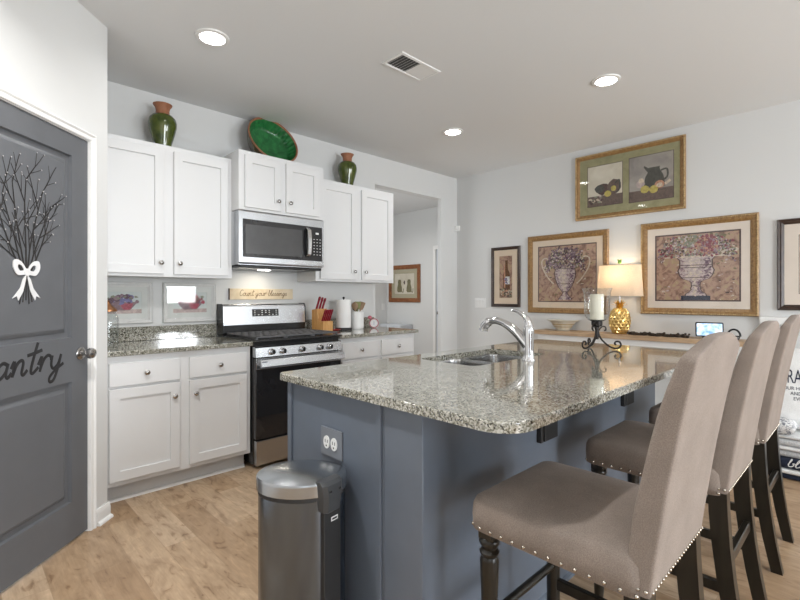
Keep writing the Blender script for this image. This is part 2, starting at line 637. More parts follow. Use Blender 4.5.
TWIG = pm('twig_paint', (0.022, 0.020, 0.020), 0.6, var=0.1)
BOWM = pm('ribbon_white', (0.72, 0.72, 0.73), 0.6, var=0.05, vscale=30)
BERRY = pm('berry_pale', (0.45, 0.44, 0.44), 0.6, var=0.05)
COTW = fabric('white_cotton', (0.66, 0.66, 0.65), (0.80, 0.80, 0.79), 260)
COTG = fabric('grey_quilt', (0.40, 0.41, 0.42), (0.60, 0.60, 0.60), 120)
COTN = fabric('navy_cotton', (0.012, 0.016, 0.030), (0.026, 0.032, 0.055), 260)
FLORAL = noise_mat('floral_cotton', [(0.40, (0.16, 0.17, 0.20)), (0.5, (0.68, 0.68, 0.68)), (0.62, (0.75, 0.75, 0.75)), (0.68, (0.25, 0.26, 0.29))], 28, 0.9, 4, 2.0, 0.1)
SIGNM = noise_mat('distressed_sign', [(0.3, (0.62, 0.50, 0.33)), (0.7, (0.74, 0.64, 0.48))], 14, 0.7)
GREENF = pm('green_finial', (0.16, 0.32, 0.06), 0.4, var=0.2, vscale=60)
BOWLC = noise_mat('banded_stoneware', [(0.35, (0.50, 0.42, 0.25)), (0.6, (0.66, 0.61, 0.50))], 5, 0.35, 2, 0.2)
PALEB = pm('stoneware_glaze', (0.66, 0.62, 0.52), 0.3, var=0.05)
TAN = pm('stoneware_band', (0.42, 0.32, 0.16), 0.35, var=0.08)
COPPER = pm('copper_lid', (0.36, 0.17, 0.08), 0.3, 0.8, var=0.1)
BARK = noise_mat('bark_garland', [(0.3, (0.02, 0.014, 0.010)), (0.7, (0.07, 0.05, 0.035))], 60, 0.8)
DOORW = pm('hall_door_paint', (0.60, 0.63, 0.67), 0.5, bump=0.02)
LED = emat('led_diffuser', (1.0, 0.97, 0.92), 14.0)


def shade_mat():
    m, nt, b = nmat('linen_shade')
    tc = nt.nodes.new('ShaderNodeTexCoord')
    n = nt.nodes.new('ShaderNodeTexNoise')
    n.inputs['Scale'].default_value = 160
    nt.links.new(tc.outputs['Object'], n.inputs['Vector'])
    col = ramp(nt, n.outputs['Fac'], [(0.3, (0.62, 0.52, 0.42)), (0.7, (0.74, 0.64, 0.53))])
    nt.links.new(col, b.inputs['Base Color'])
    b.inputs['Roughness'].default_value = 0.9
    tr = nt.nodes.new('ShaderNodeBsdfTranslucent')
    nt.links.new(col, tr.inputs['Color'])
    mx = nt.nodes.new('ShaderNodeMixShader')
    mx.inputs[0].default_value = 0.45
    nt.links.new(b.outputs[0], mx.inputs[1])
    nt.links.new(tr.outputs[0], mx.inputs[2])
    nt.links.new(mx.outputs[0], nt.nodes['Material Output'].inputs['Surface'])
    return m


SHADE = shade_mat()


def screen_mat():
    m, nt, b = nmat('tablet_screen')
    tc = nt.nodes.new('ShaderNodeTexCoord')
    n = nt.nodes.new('ShaderNodeTexNoise')
    n.inputs['Scale'].default_value = 24
    n.inputs['Detail'].default_value = 4
    nt.links.new(tc.outputs['Object'], n.inputs['Vector'])
    col = ramp(nt, n.outputs['Fac'], [(0.35, (0.16, 0.33, 0.62)), (0.5, (0.45, 0.62, 0.82)), (0.65, (0.75, 0.82, 0.85))])
    nt.links.new(col, b.inputs['Base Color'])
    nt.links.new(col, b.inputs['Emission Color'])
    b.inputs['Emission Strength'].default_value = 0.55
    b.inputs['Roughness'].default_value = 0.1
    return m


SCREEN = screen_mat()

# ------------------------------------------------------------------ the room
YK, XR, H = 3.735, 4.66, 2.743
CX, CY = 0.632, 3.0                       # end of the diagonal pantry wall
XW, YS = -1.5, -4.2
T = 0.12


def sbox(name, mat, *a, **k):
    return struct(mb(mat).box(*a, **k).build(name))


sbox('floor', FLOOR, XW - T, 6.1, YS - T, 6.6, -0.06, 0)
sbox('ceiling', CEIL, XW - T, 6.1, YS - T, 6.6, H, H + 0.06)
b = mb(WALL)
b.box(0.50, 3.264, YK, YK + T, 0, H)
b.box(3.264, 4.346, YK, YK + T, 2.44, H)
b.box(4.346, XR + T, YK, YK + 0.05, 0, H)
struct(b.build('wall_north'))
sbox('wall_east', WALL, XR, XR + T, YS, YK, 0, H)
b = mb(WALL)
b.box(XW - T, 0.55, YS - T, YS, 0, H)
b.box(0.55, 2.25, YS - T, YS, 2.12, H)
b.box(2.25, 3.45, YS - T, YS, 0, H)
b.box(3.45, 4.31, YS - T, YS, 0, 1.06)
b.box(3.45, 4.31, YS - T, YS, 2.10, H)
b.box(4.31, XR + T, YS - T, YS, 0, H)
struct(b.build('wall_south'))
# diagonal wall: f(u, v, d): u to the right along the wall (0 at the door's middle), v up, d out of the wall
DC = 0.534


def fd(u, v, d):
    t = u - DC
    return (CX + t * S + d * S, CY + t * S - d * S, v)


uw = -(CX - XW) / S + DC                   # where it meets the west wall
DW = 0.381
b = mb(WALL)
b.box(uw - 0.05, -DW - 0.012, 0, H, -T, 0, f=lambda x, y, z: fd(x, y, z))
b.box(-DW - 0.012, DW + 0.012, 2.062, H, -T, 0, f=lambda x, y, z: fd(x, y, z))
b.box(DW + 0.012, DC, 0, H, -T, 0, f=lambda x, y, z: fd(x, y, z))
struct(b.build('wall_northwest'))
sbox('wall_pantry', WALL, CX - T, CX, CY - 0.0, YK, 0, H)
yw = fd(uw, 0, 0)[1]
b = mb(WALL)
b.box(XW - T, XW, YS, -3.2, 0, H)
b.box(XW - T, XW, -1.2, yw + 0.1, 0, H)
b.box(XW - T, XW, -3.2, -1.2, 0, 0.9)
b.box(XW - T, XW, -3.2, -1.2, 2.1, H)
struct(b.build('wall_west'))
# hall beyond the opening
sbox('wall_hall_north', WALL, 2.9, 6.0, 6.38, 6.5, 0, H)
sbox('wall_hall_west', WALL, 2.78, 2.9, YK + T, 6.5, 0, H)
b = mb(WALL)
b.box(5.88, 6.0, 5.16, 6.38, 0, H)
b.box(5.88, 6.0, YK, 4.36, 0, H)
b.box(5.88, 6.0, 4.36, 5.16, 2.03, H)
struct(b.build('wall_hall_east'))
sbox('wall_hall_south', WALL, XR + T, 5.88, YK, YK + T, 0, H)


# windows of the south wall (behind the camera)
def window(name, x0, x1, z0, z1, mull):
    root = thing(name, 'window', 'window', ((x0 + x1) / 2, YS, z0))
    del root['label'], root['category']
    struct(root)
    b = mb(TRIM)
    y0, y1 = YS - 0.09, YS - 0.03
    t = 0.05
    b.box(x0, x1, y0, y1, z0, z0 + t).box(x0, x1, y0, y1, z1 - t, z1)
    b.box(x0, x0 + t, y0, y1, z0 + t, z1 - t).box(x1 - t, x1, y0, y1, z0 + t, z1 - t)
    for q in mull:
        b.box(q - 0.03, q + 0.03, y0, y1, z0 + t, z1 - t)
    b.build('window_frame', root)
    b = mb(TRIM)
    for a in ((x0 - 0.07, x1 + 0.07, z1, z1 + 0.07), (x0 - 0.07, x1 + 0.07, z0 - 0.06, z0)) if z0 > 0.2 else ((x0 - 0.07, x1 + 0.07, z1, z1 + 0.07),):
        b.box(a[0], a[1], YS, YS + 0.015, a[2], a[3])
    b.box(x0 - 0.07, x0, YS, YS + 0.015, z0, z1).box(x1, x1 + 0.07, YS, YS + 0.015, z0, z1)
    b.build('casing', root)
    mb(PANE).box(x0 + t, x1 - t, YS - 0.065, YS - 0.06, z0 + t, z1 - t).build('pane', root)


window('window_1', 3.45, 4.31, 1.06, 2.10, [])
window('added_window_2', 0.55, 2.25, 0.0, 2.12, [1.40])  # unseen patio window, added and sized for its light
w3 = thing('added_window_3', 'window', 'window', (XW, -2.2, 0.9))  # unseen west window, added to go with the west side light
del w3['label'], w3['category']
struct(w3)
b = mb(TRIM)
for a in ((-3.2, -1.2, 0.9, 0.95), (-3.2, -1.2, 2.05, 2.1), (-3.2, -3.15, 0.95, 2.05), (-1.25, -1.2, 0.95, 2.05), (-2.23, -2.17, 0.95, 2.05)):
    b.box(XW - 0.09, XW - 0.03, *a)
b.build('window_frame', w3)
mb(PANE).box(XW - 0.065, XW - 0.06, -3.15, -1.25, 0.95, 2.05).build('pane', w3)


# baseboards
def profile_run(mat, name, p0, p1, nrm, shoe=True, h=0.085, tt=0.014):
    """a baseboard running p0->p1 on a wall with outward normal nrm"""
    p0, p1, n = Vector((*p0, 0)), Vector((*p1, 0)), Vector((*nrm, 0))
    pr = [(0, 0), (tt, 0), (tt, h - 0.025), (tt * 0.7, h - 0.012), (tt * 0.45, h), (0, h)]
    if shoe:
        pr = [(0, 0), (0.030, 0), (0.030, 0.006), (0.026, 0.013), (tt, 0.019)] + pr[2:]
    bb = mb(mat)
    bb.loft([[p + n * d + Vector((0, 0, z)) for d, z in pr] for p in (p0, p1)])
    return struct(bb.build(name))


profile_run(TRIM, 'baseboard_northwest', fd(DW + 0.050, 0, 0)[:2], (CX + 0.006, CY + 0.006), (S, -S))
profile_run(TRIM, 'baseboard_east', (XR, YS), (XR, YK), (-1, 0))
profile_run(TRIM, 'baseboard_north', (4.346, YK), (XR, YK), (0, -1))
profile_run(TRIM, 'baseboard_south', (2.33, YS), (XR, YS), (0, 1))
profile_run(TRIM, 'baseboard_west', (XW, YS), (XW, yw), (1, 0))
profile_run(TRIM, 'baseboard_hall', (5.88, 5.22), (5.88, 6.38), (-1, 0))


# ------------------------------------------------------------------ pantry door
def slab_front(bb, f, u0, u1, v0, v1, panels, d=0.0, th=0.035):
    """door leaf with sunk panels; panels are (u0,u1,v0,v1)"""
    us = [u0, panels[0][0], panels[0][1], u1]
    vv = [v0]
    for p in sorted(panels, key=lambda q: q[2]):
        vv += [p[2], p[3]]
    vv.append(v1)
    for i in range(3):
        for j in range(len(vv) - 1):
            if i == 1 and j % 2 == 1:
                continue
            bb.poly([f(us[i], vv[j], d), f(us[i + 1], vv[j], d), f(us[i + 1], vv[j + 1], d), f(us[i], vv[j + 1], d)])
    for p in panels:
        prof = [(0, 0), (0.004, -0.015), (0.026, -0.017), (0.046, -0.004), (0.050, -0.003)]
        loops = []
        for ins, dep in prof:
            a, b_, c, e = p[0] + ins, p[1] - ins, p[2] + ins, p[3] - ins
            loops.append([f(a, c, d + dep), f(b_, c, d + dep), f(b_, e, d + dep), f(a, e, d + dep)])
        bb.loft(loops, False, True)
    # edges and back
    o = [(u0, v0), (u1, v0), (u1, v1), (u0, v1)]
    bb.loft([[f(u, v, d) for u, v in o], [f(u, v, d - th) for u, v in o]], False, True)


door = thing('door_1', '', '', fd(0, 0, 0))
del door['label'], door['category']
struct(door)
b = mb(DOORG)
slab_front(b, fd, -DW + 0.003, DW - 0.002, 0.012, 2.052, [(-0.264, 0.264, 0.205, 0.81), (-0.264, 0.264, 1.03, 1.945)], -0.004)
leaf = b.build('door_leaf', door, smooth=20)
# jamb and casing
b = mb(TRIM)
b.box(DW, DW + 0.014, 0, 2.062, -T, 0.0, f=fd).box(-DW - 0.014, -DW, 0, 2.062, -T, 0.0, f=fd)
b.box(-DW, DW, 2.055, 2.069, -T, 0.0, f=fd)
b.build('jamb', door)
b = mb(TRIM)
cp = [(0.0, 0.0), (0.0, 0.010), (0.006, 0.013), (0.018, 0.013), (0.022, 0.010), (0.036, 0.012), (0.044, 0.017), (0.052, 0.019), (0.060, 0.016), (0.060, 0.0)]
e0 = DW + 0.002
cp = [(a * 0.62, c) for a, c in cp]
loops = []
for q in (0, 1, 2, 3):
    lp = []
    for o_, d_ in cp:
        if q == 0:
            lp.append(fd(e0 + o_, 0.0, d_))
        elif q == 1:
            lp.append(fd(e0 + o_, 2.058 + o_, d_))
        elif q == 2:
            lp.append(fd(-e0 - o_, 2.058 + o_, d_))
        else:
            lp.append(fd(-e0 - o_, 0.0, d_))
    loops.append(lp)
b.loft(loops)
b.build('casing', door, smooth=25)
# lever-less round knob, its spindle and rose
b = mb(NICKEL)
M = Matrix(((S, 0, S), (S, 0, -S), (0, 1, 0)))


def knob_prof(bb, u, v):
    bb.lathe([(0.033, 0), (0.033, 0.004), (0.028, 0.009), (0.013, 0.011), (0.011, 0.03), (0.016, 0.036), (0.026, 0.046), (0.0285, 0.056), (0.024, 0.068), (0.012, 0.074), (0.001, 0.075)],
             fd(u, v, -0.003), 28, M)


knob_prof(b, 0.324, 0.945)
b.build('door_knob', door)

# painted bare-twig bouquet with a white bow
tw = []
rnd = random.Random(5)


def twig(p, a, ln, r, depth):
    pts = [p]
    aa = a
    for k in range(4):
        aa += rnd.uniform(-0.10, 0.10)
        q = (pts[-1][0] + math.sin(aa) * ln / 4, pts[-1][1] + math.cos(aa) * ln / 4)
        pts.append(q)
    tw.append((pts, r))
    if depth > 0:
        n = 4 if depth == 2 else 2
        for k in range(n):
            i = 1 + (k % 4)
            sgn = 1 if (k + depth) % 2 else -1
            twig(pts[i], aa + sgn * rnd.uniform(0.35, 0.62), ln * rnd.uniform(0.34, 0.5), r * 0.62, depth - 1)
    tips.append(pts[-1])


tips = []
for a, l_ in ((-0.58, 0.27), (-0.36, 0.34), (-0.17, 0.39), (-0.02, 0.41), (0.14, 0.39), (0.33, 0.34), (0.56, 0.27)):
    twig((-0.012 + a * 0.04, 1.345), a * 0.95, l_, 0.0050, 2)
b = mb(TWIG)


def fdflat(u, v, d):
    return fd(u, v, -0.006 + max(0, d + 0.004) * 0.25)


for pts, r in tw:
    b.tube([(x, y, 0.0) for x, y in pts], [r * (1 - 0.12 * i) for i in range(len(pts))], 5, fdflat)
for k in range(6):
    x = -0.03 + 0.012 * k
    b.tube([(-0.012 + 0.002 * k, 1.35, 0), (x * 0.9 - 0.008, 1.27, 0), (x * 1.4 - 0.006, 1.205 + 0.008 * (k % 3), 0)], 0.0033, 5, fdflat)
b.build('twig_decal', leaf)
b = mb(BERRY)
for x, y in tips:
    if rnd.random() < 0.75:
        b.lathe([(0.0032, 0.003), (0.0024, 0.004), (0.0005, 0.0045)], (0, 0, 0), 7, None, lambda px, py, pz, x=x, y=y: fd(x + px, y + py, -0.005 + pz))
b.build('berry_decal', leaf)
b = mb(BOWM)
ub, vb = -0.012, 1.345
for sg in (-1, 1):
    outl = [(0, 0.006), (0.03, 0.045), (0.065, 0.052), (0.072, 0.02), (0.05, -0.012), (0.02, -0.012), (0, -0.008)]
    outl = [(q.x, q.y) for q in catmull(outl, 4)]
    inn = [(0.033 + (x - 0.036) * 0.45, 0.018 + (y - 0.018) * 0.4) for x, y in outl]
    b.loft([[fd(ub + sg * x, vb + y, -0.005) for x, y in outl], [fd(ub + sg * x, vb + y, -0.001) for x, y in outl], [fd(ub + sg * x, vb + y, -0.001) for x, y in inn], [fd(ub + sg * x, vb + y, -0.005) for x, y in inn]], False, False)
    tail = [(0, -0.005), (0.02, -0.03), (0.035, -0.07), (0.075, -0.115), (0.052, -0.105), (0.045, -0.125), (0.02, -0.085), (0.008, -0.04)]
    b.prism([(ub + sg * x, vb + y) for x, y in tail], -0.005, -0.002, fd)
b.prism([(ub + 0.017 * math.cos(t * 0.63), vb + 0.017 * math.sin(t * 0.63)) for t in range(10)], -0.005, 0.001, fd)
b.build('bow_decal', leaf)

# hand-lettered word
GL = {
    'P': (1.0, [[(.22, 2.0), (.16, 1), (.1, 0)], [(-.05, 1.7), (.4, 2.1), (.95, 1.85), (.85, 1.3), (.5, 1.02), (.15, 1.0)]]),
    'C': (1.1, [[(1.0, 1.75), (.8, 2.0), (.45, 1.9), (.15, 1.2), (.2, .4), (.55, 0), (.95, .25), (1.1, .4)]]),
    'a': (1.0, [[(.72, .85), (.42, 1.0), (.12, .6), (.16, .12), (.45, .05), (.70, .45), (.74, .95), (.72, .3), (.86, .02), (1.05, .3)]]),
    'n': (1.0, [[(-.02, .55), (.12, 1.0), (.14, .0)], [(.14, .1), (.28, .75), (.52, 1.0), (.68, .8), (.68, .2), (.82, .02), (1.02, .3)]]),
    't': (.72, [[(.42, 2.05), (.32, 1.2), (.26, .25), (.42, .0), (.74, .35)], [(-.15, 1.25), (.3, 1.35), (.8, 1.5)]]),
    'r': (.85, [[(-.02, .5), (.16, 1.05), (.18, .0)], [(.18, .2), (.32, .8), (.55, 1.05), (.78, .95), (.86, .7)]]),
    'y': (1.0, [[(.05, 1.0), (.08, .35), (.30, .05), (.58, .35), (.70, 1.0)], [(.70, 1.0), (.62, .0), (.45, -.75), (.18, -.85), (.12, -.5), (.5, -.05), (1.0, .3)]]),
    'o': (.9, [[(.5, 1.0), (.15, .7), (.15, .2), (.45, 0), (.75, .35), (.7, .85), (.5, 1.0), (.7, .8), (.95, .85)]]),
    'u': (1.0, [[(.05, 1.0), (.08, .25), (.3, .0), (.6, .3), (.7, 1.0)], [(.7, 1.0), (.68, .2), (.82, 0), (1.05, .3)]]),
    'b': (.85, [[(.0, .4), (.25, 1.6), (.18, 2.0), (.1, 1.2), (.1, .2), (.4, 0), (.68, .45), (.5, .9), (.9, .8)]]),
    'l': (.5, [[(.0, .3), (.3, 1.5), (.25, 2.0), (.1, 1.4), (.12, .2), (.3, 0), (.52, .3)]]),
    'e': (.75, [[(.0, .3), (.4, .6), (.5, .9), (.3, 1.0), (.1, .6), (.15, .1), (.4, 0), (.78, .35)]]),
    's': (.7, [[(.0, .3), (.35, 1.05), (.4, .7), (.55, .3), (.35, .0), (.1, .15)], [(.35, .0), (.72, .3)]]),
    'i': (.5, [[(.0, .4), (.2, 1.0), (.18, .2), (.3, 0), (.52, .3)], [(.24, 1.45), (.26, 1.55)]]),
    'g': (.95, [[(.7, .85), (.42, 1.0), (.12, .6), (.2, .1), (.5, .1), (.7, .9), (.62, -.3), (.35, -.9), (.12, -.65), (.5, -.1), (.98, .35)]]),
    ' ': (.6, []),
}


def script(bb, text, f, u, v, s, r, slant=0.18, rise=0.0, sx=1.0, seg=6):
    x = 0.0
    for ch in text:
        adv, strokes = GL[ch]
        for st in strokes:
            pts = catmull(st, 5)
            q = [(u + sx * s * (x + p.x + slant * p.y), v + s * p.y + rise * s * (x + p.x), 0.0) for p in pts]
            bb.tube(q, r, seg, f)
        x += adv


b = mb(INK)
script(b, 'Pantry', fdflat, -0.268, 0.892, 0.066, 0.0098, sx=1.28, rise=0.0)
b.build('lettering', leaf)


# ------------------------------------------------------------------ cabinets of the north wall
def knob(parent, x, y, z):
    bb = mb(NICKEL)
    bb.lathe([(0.006, 0), (0.005, 0.010), (0.011, 0.014), (0.0155, 0.020), (0.0155, 0.024), (0.010, 0.028), (0.001, 0.029)], (x, y, z), 18, Matrix(((1, 0, 0), (0, 0, -1), (0, 1, 0))))
    return bb.build('knob', parent)


def shaker(parent, name, x0, x1, z0, z1, yb, th=0.02, rail=0.057, flat=False):
    bb = mb(CAB)
    yf = yb - th
    e = 0.002
    o = [(x0, z0), (x1, z0), (x1, z1), (x0, z1)]

    def rect(i, y):
        return [(x0 + i, y, z0 + i), (x1 - i, y, z0 + i), (x1 - i, y, z1 - i), (x0 + i, y, z1 - i)]
    L = [rect(0, yb), rect(0, yf + e), rect(e, yf)]
    if not flat:
        L += [rect(rail, yf), rect(rail + 0.002, yf + 0.012)]
    bb.loft(L, True, True)
    return bb.build(name, parent, smooth=20)


def upper(label, x0, x1, z0, z1, yf, doors, kz, fill=0.012):
    root = thing('wall_cabinet', label, 'cabinet', ((x0 + x1) / 2, YK, z0), 'white wall cabinets')
    bb = mb(CAB)
    bb.box(x0, x1, yf, YK, z0, z1, 0.0015, 1)
    bb.build('body', root)
    for (a, c, kx) in doors:
        d = shaker(root, 'cabinet_door', a, c, z0 + 0.020, z1 - 0.034, yf)
        knob(d, kx, yf - 0.02, kz)
    return root


YU = 3.430
upper('tall white double-door wall cabinet beside the grey door, left of the microwave', 0.636, 1.545, 1.372, 2.286, YU,
      [(0.668, 1.056, 1.034), (1.122, 1.510, 1.156)], 1.468)
upper('short white wall cabinet mounted above the microwave, holding up the green bowl', 1.541, 2.300, 1.890, 2.338, 3.305,
      [(1.584, 1.886, 1.856), (1.932, 2.250, 1.962)], 1.985)
upper('tall white double-door wall cabinet right of the microwave, near the hall opening', 2.304, 3.248, 1.372, 2.286, YU,
      [(2.346, 2.750, 2.722), (2.818, 3.214, 2.856)], 1.468)


def base(label, x0, x1, units):
    yf = 3.125
    root = thing('base_cabinet', label, 'cabinet', ((x0 + x1) / 2, YK, 0), 'white base cabinets')
    bb = mb(CAB)
    bb.box(x0, x1, yf, YK - 0.002, 0.115, 0.884, 0.0015, 1)
    bb.build('body', root)
    mb(TOE).box(x0, x1 - 0.012, 3.2, 3.215, 0.0, 0.115).build('toe_kick', root)
    bb = mb(TRIM)
    bb.loft([[(x, 3.2, 0), (x, 3.186, 0), (x, 3.186, 0.008), (x, 3.191, 0.016), (x, 3.2, 0.019)] for x in (x0, x1 - 0.012)])
    bb.build('shoe_moulding', root)
    for a, c, kx in units:
        d = shaker(root, 'drawer', a, c, 0.706, 0.842, yf, flat=True)
        knob(d, (a + c) / 2, yf - 0.02, 0.775)
        d = shaker(root, 'cabinet_door', a, c, 0.145, 0.690, yf)
        knob(d, kx, yf - 0.02, 0.605)
    return root


base('white base cabinet standing between the grey door and the range', 0.636, 1.543, [(0.664, 1.058, 1.022), (1.118, 1.512, 1.152)])
base('white base cabinet right of the range, half hidden behind the island', 2.318, 3.234, [(2.352, 2.758, 2.722), (2.800, 3.200, 2.836)])


def worktop(label, x0, x1, x1b):
    root = thing('countertop', label, 'countertop', ((x0 + x1) / 2, YK, 0.885), 'granite counters along the wall')
    bb = mb(GRAN)
    bb.box(x0, x1, 3.087, YK - 0.001, 0.885, 0.915, 0.005, 3)
    bb.build('slab', root)
    bb = mb(GRAN)
    bb.box(x0, x1b, YK - 0.022, YK - 0.001, 0.9155, 1.018, 0.002, 1)
    bb.build('backsplash', root)


worktop('speckled granite counter with backsplash left of the range', 0.634, 1.547, 1.545)
worktop('speckled granite counter right of the range, holding the knife block', 2.314, 3.262, 3.234)

# ------------------------------------------------------------------ range
rg = thing('range', 'stainless steel gas range with black oven door between the white base cabinets', 'stove', (1.93, YK, 0))
x0, x1 = 1.552, 2.309
b = mb(BLACK)
b.box(x0, x1, 3.10, 3.70, 0.03, 0.905, 0.004, 1)
for xx in (x0 + 0.05, x1 - 0.05):
    for yy in (3.15, 3.65):
        b.cyl((xx, yy, 0), (xx, yy, 0.035), 0.018)
b.build('body', rg)
b = mb(BLACK)
b.box(x0 - 0.004, x1 + 0.004, 3.055, 3.60, 0.906, 0.924, 0.006, 2)
ct = b.build('cooktop', rg)
# continuous grates and burners
for gx0, gx1 in ((x0 + 0.02, x0 + 0.255), (x0 + 0.262, x1 - 0.262), (x1 - 0.255, x1 - 0.02)):
    b = mb(IRON)
    y0_, y1_ = 3.09, 3.575
    zz = 0.948
    for yy in (y0_, (y0_ + y1_) / 2, y1_):
        b.box(gx0, gx1, yy - 0.005, yy + 0.005, zz - 0.012, zz, 0.002, 1)
    for xx in (gx0 + 0.005, gx1 - 0.005):
        b.box(xx - 0.005, xx + 0.005, y0_, y1_, zz - 0.012, zz, 0.002, 1)
    cxm = (gx0 + gx1) / 2
    for k in range(1, 4):
        xx = gx0 + (gx1 - gx0) * k / 4
        b.box(xx - 0.004, xx + 0.004, y0_, y1_, zz - 0.012, zz + 0.001, 0.002, 1)
    for yy in (y0_ + 0.12, y1_ - 0.12):
        b.box(gx0, gx1, yy - 0.004, yy + 0.004, zz - 0.012, zz + 0.001, 0.002, 1)
    for xx in (gx0 + 0.006, gx1 - 0.006):
        for yy in (y0_ + 0.004, y1_ - 0.004):
            b.box(xx - 0.006, xx + 0.006, yy - 0.006, yy + 0.006, 0.922, zz - 0.01)
    b.build('grate', rg)
for bx, by in ((x0 + 0.14, 3.21), (x0 + 0.14, 3.46), (1.93, 3.33), (x1 - 0.14, 3.21), (x1 - 0.14, 3.46)):
    b = mb(BLACKM)
    b.lathe([(0.05, 0), (0.05, 0.008), (0.036, 0.009), (0.036, 0.016), (0.03, 0.018), (0.001, 0.018)], (bx, by, 0.922), 20)
    b.build('burner', rg)
# back guard
b = mb(STEEL)
pr = [(3.598, 1.005), (3.612, 1.150), (3.628, 1.172), (3.71, 1.172), (3.71, 1.005)]
b.loft([[(x, y, z) for y, z in pr] for x in (x0, x1)])
bg = b.build('back_guard', rg, smooth=50)
b = mb(BLACK)
b.box(x0 - 0.003, x1 + 0.003, 3.604, 3.712, 0.925, 1.005, 0.003, 1)
for xx in (x0 - 0.006, x1):
    b.loft([[(x, y, z) for y, z in ((3.594, 1.0), (3.608, 1.152), (3.626, 1.176), (3.712, 1.176), (3.712, 1.0))] for x in (xx, xx + 0.006)])
b.build('vent_strip', rg)
b = mb(GLASSB)
sl = 0.014 / 0.145


def bgy(z):
    return 3.598 + (z - 1.005) * sl


b.loft([[(1.80, bgy(1.07) - 0.003, 1.07), (2.04, bgy(1.07) - 0.003, 1.07), (2.04, bgy(1.13) - 0.003, 1.13), (1.80, bgy(1.13) - 0.003, 1.13)],
        [(1.80, bgy(1.07) + 0.004, 1.07), (2.04, bgy(1.07) + 0.004, 1.07), (2.04, bgy(1.13) + 0.004, 1.13), (1.80, bgy(1.13) + 0.004, 1.13)]])
b.m(OUTL)
for k in range(7):
    for zz in (1.083, 1.101, 1.117):
        if (k * 3 + int(zz * 1000)) % 4:
            xx = 1.815 + k * 0.033
            b.box(xx, xx + 0.012, bgy(zz) - 0.0045, bgy(zz) - 0.003, zz - 0.003, zz + 0.003)
b.build('display', rg)
# control panel with five knobs
b = mb(STEEL)
b.loft([[(x, y, z) for y, z in ((3.052, 0.802), (3.062, 0.868), (3.075, 0.874), (3.11, 0.874), (3.11, 0.802))] for x in (x0, x1)])
b.build('control_panel', rg)
for kx in (1.675, 1.765, 1.93, 2.095, 2.185):
    b = mb(CHROME)
    Mk = Matrix(((1, 0, 0), (0, 0, -1), (0, 1, 0)))
    b.lathe([(0.024, 0), (0.024, 0.005), (0.019, 0.008), (0.018, 0.030), (0.015, 0.034), (0.001, 0.034)], (kx, 3.056, 0.836), 22, Mk)
    k_ = b.build('knob', rg)
    b = mb(BLACK)
    b.box(kx - 0.004, kx + 0.004, 3.014, 3.023, 0.822, 0.852, 0.001, 1)
    b.build('pointer', k_)
# oven door, handle, drawer
b = mb(GLASSB)
b.box(x0 + 0.004, x1 - 0.004, 3.060, 3.10, 0.215, 0.795, 0.004, 1)
od = b.build('oven_door', rg)
b = mb(STEEL)
b.box(x0 + 0.004, x1 - 0.004, 3.0575, 3.062, 0.715, 0.795, 0.002, 1)
b.build('door_rail', od)
b = mb(STEEL)
b.loft([[(x, y, z) for y, z in ((3.004, 0.734), (2.998, 0.739), (3.008, 0.780), (3.013, 0.786), (3.024, 0.786), (3.024, 0.734))] for x in (x0 + 0.015, x1 - 0.010)])
for xx in (x0 + 0.02, x1 - 0.065):
    b.box(xx, xx + 0.045, 3.005, 3.062, 0.742, 0.778, 0.004, 2)
b.build('handle', od)
b = mb(STEEL)
b.box(x0 + 0.006, x1 - 0.006, 3.058, 3.10, 0.030, 0.205, 0.006, 2)
b.build('storage_drawer', rg)

# ------------------------------------------------------------------ microwave
mw = thing('microwave', 'stainless over-the-range microwave hung under the short white cabinet', 'microwave', (1.925, YK, 1.47))
x0, x1 = 1.541, 2.300
b = mb(STEEL)
b.box(x0, x1, 3.325, YK - 0.003, 1.475, 1.886, 0.003, 1)
b.build('body', mw)
b = mb(STEEL)
b.loft([[(x, y, z) for y, z in ((3.33, 1.482), (3.306, 1.487), (3.300, 1.50), (3.300, 1.875), (3.306, 1.886), (3.33, 1.886))] for x in (x0, x1)])
fr = b.build('front_fascia', mw, smooth=50)
b = mb(GLASSB)
b.box(x0 + 0.030, x1 - 0.018, 3.2965, 3.302, 1.535, 1.822, 0.002, 1)
b.m(OUTL)
for i in range(3):
    for j in range(6):
        b.box(x1 - 0.105 + i * 0.03, x1 - 0.095 + i * 0.03, 3.2955, 3.2968, 1.585 + j * 0.026, 1.590 + j * 0.026)
b.box(x1 - 0.085, x1 - 0.055, 3.2955, 3.2968, 1.76, 1.775)
gl = b.build('door_glass', mw)
b = mb(MWGLASS)
b.box(x0 + 0.050, x1 - 0.215, 3.2945, 3.298, 1.560, 1.782, 0.001, 1)
b.build('window', gl)
b = mb(CHROME)
hp = [(x1 - 0.165, 3.296, 1.565), (x1 - 0.165, 3.268, 1.585)] + [(x1 - 0.165, 3.268 - 0.010 * math.sin(math.pi * k / 8), 1.585 + 0.2 * k / 8) for k in range(1, 8)] + [(x1 - 0.165, 3.268, 1.787), (x1 - 0.165, 3.296, 1.81)]
loops = []
for p in hp:
    loops.append([(p[0] + q[0], p[1] + q[1], p[2]) for q in [(0.017, 0), (0.013, -0.007), (-0.013, -0.007), (-0.017, 0), (-0.013, 0.006), (0.013, 0.006)]])
b.loft(loops)
b.build('handle', mw)
b = mb(BLACK)
b.box(x0 + 0.01, x1 - 0.01, 3.315, 3.72, 1.455, 1.476, 0.006, 1)
b.build('underside', mw)
b = mb(LED)
b.box(1.83, 1.93, 3.54, 3.58, 1.4535, 1.4555)
b.build('cooktop_lamp', mw)
area('cooktop_glow', (1.88, 3.56, 1.449), (0, 0, 0), 0.12, 0.05, 0.5, (1.0, 0.87, 0.66))

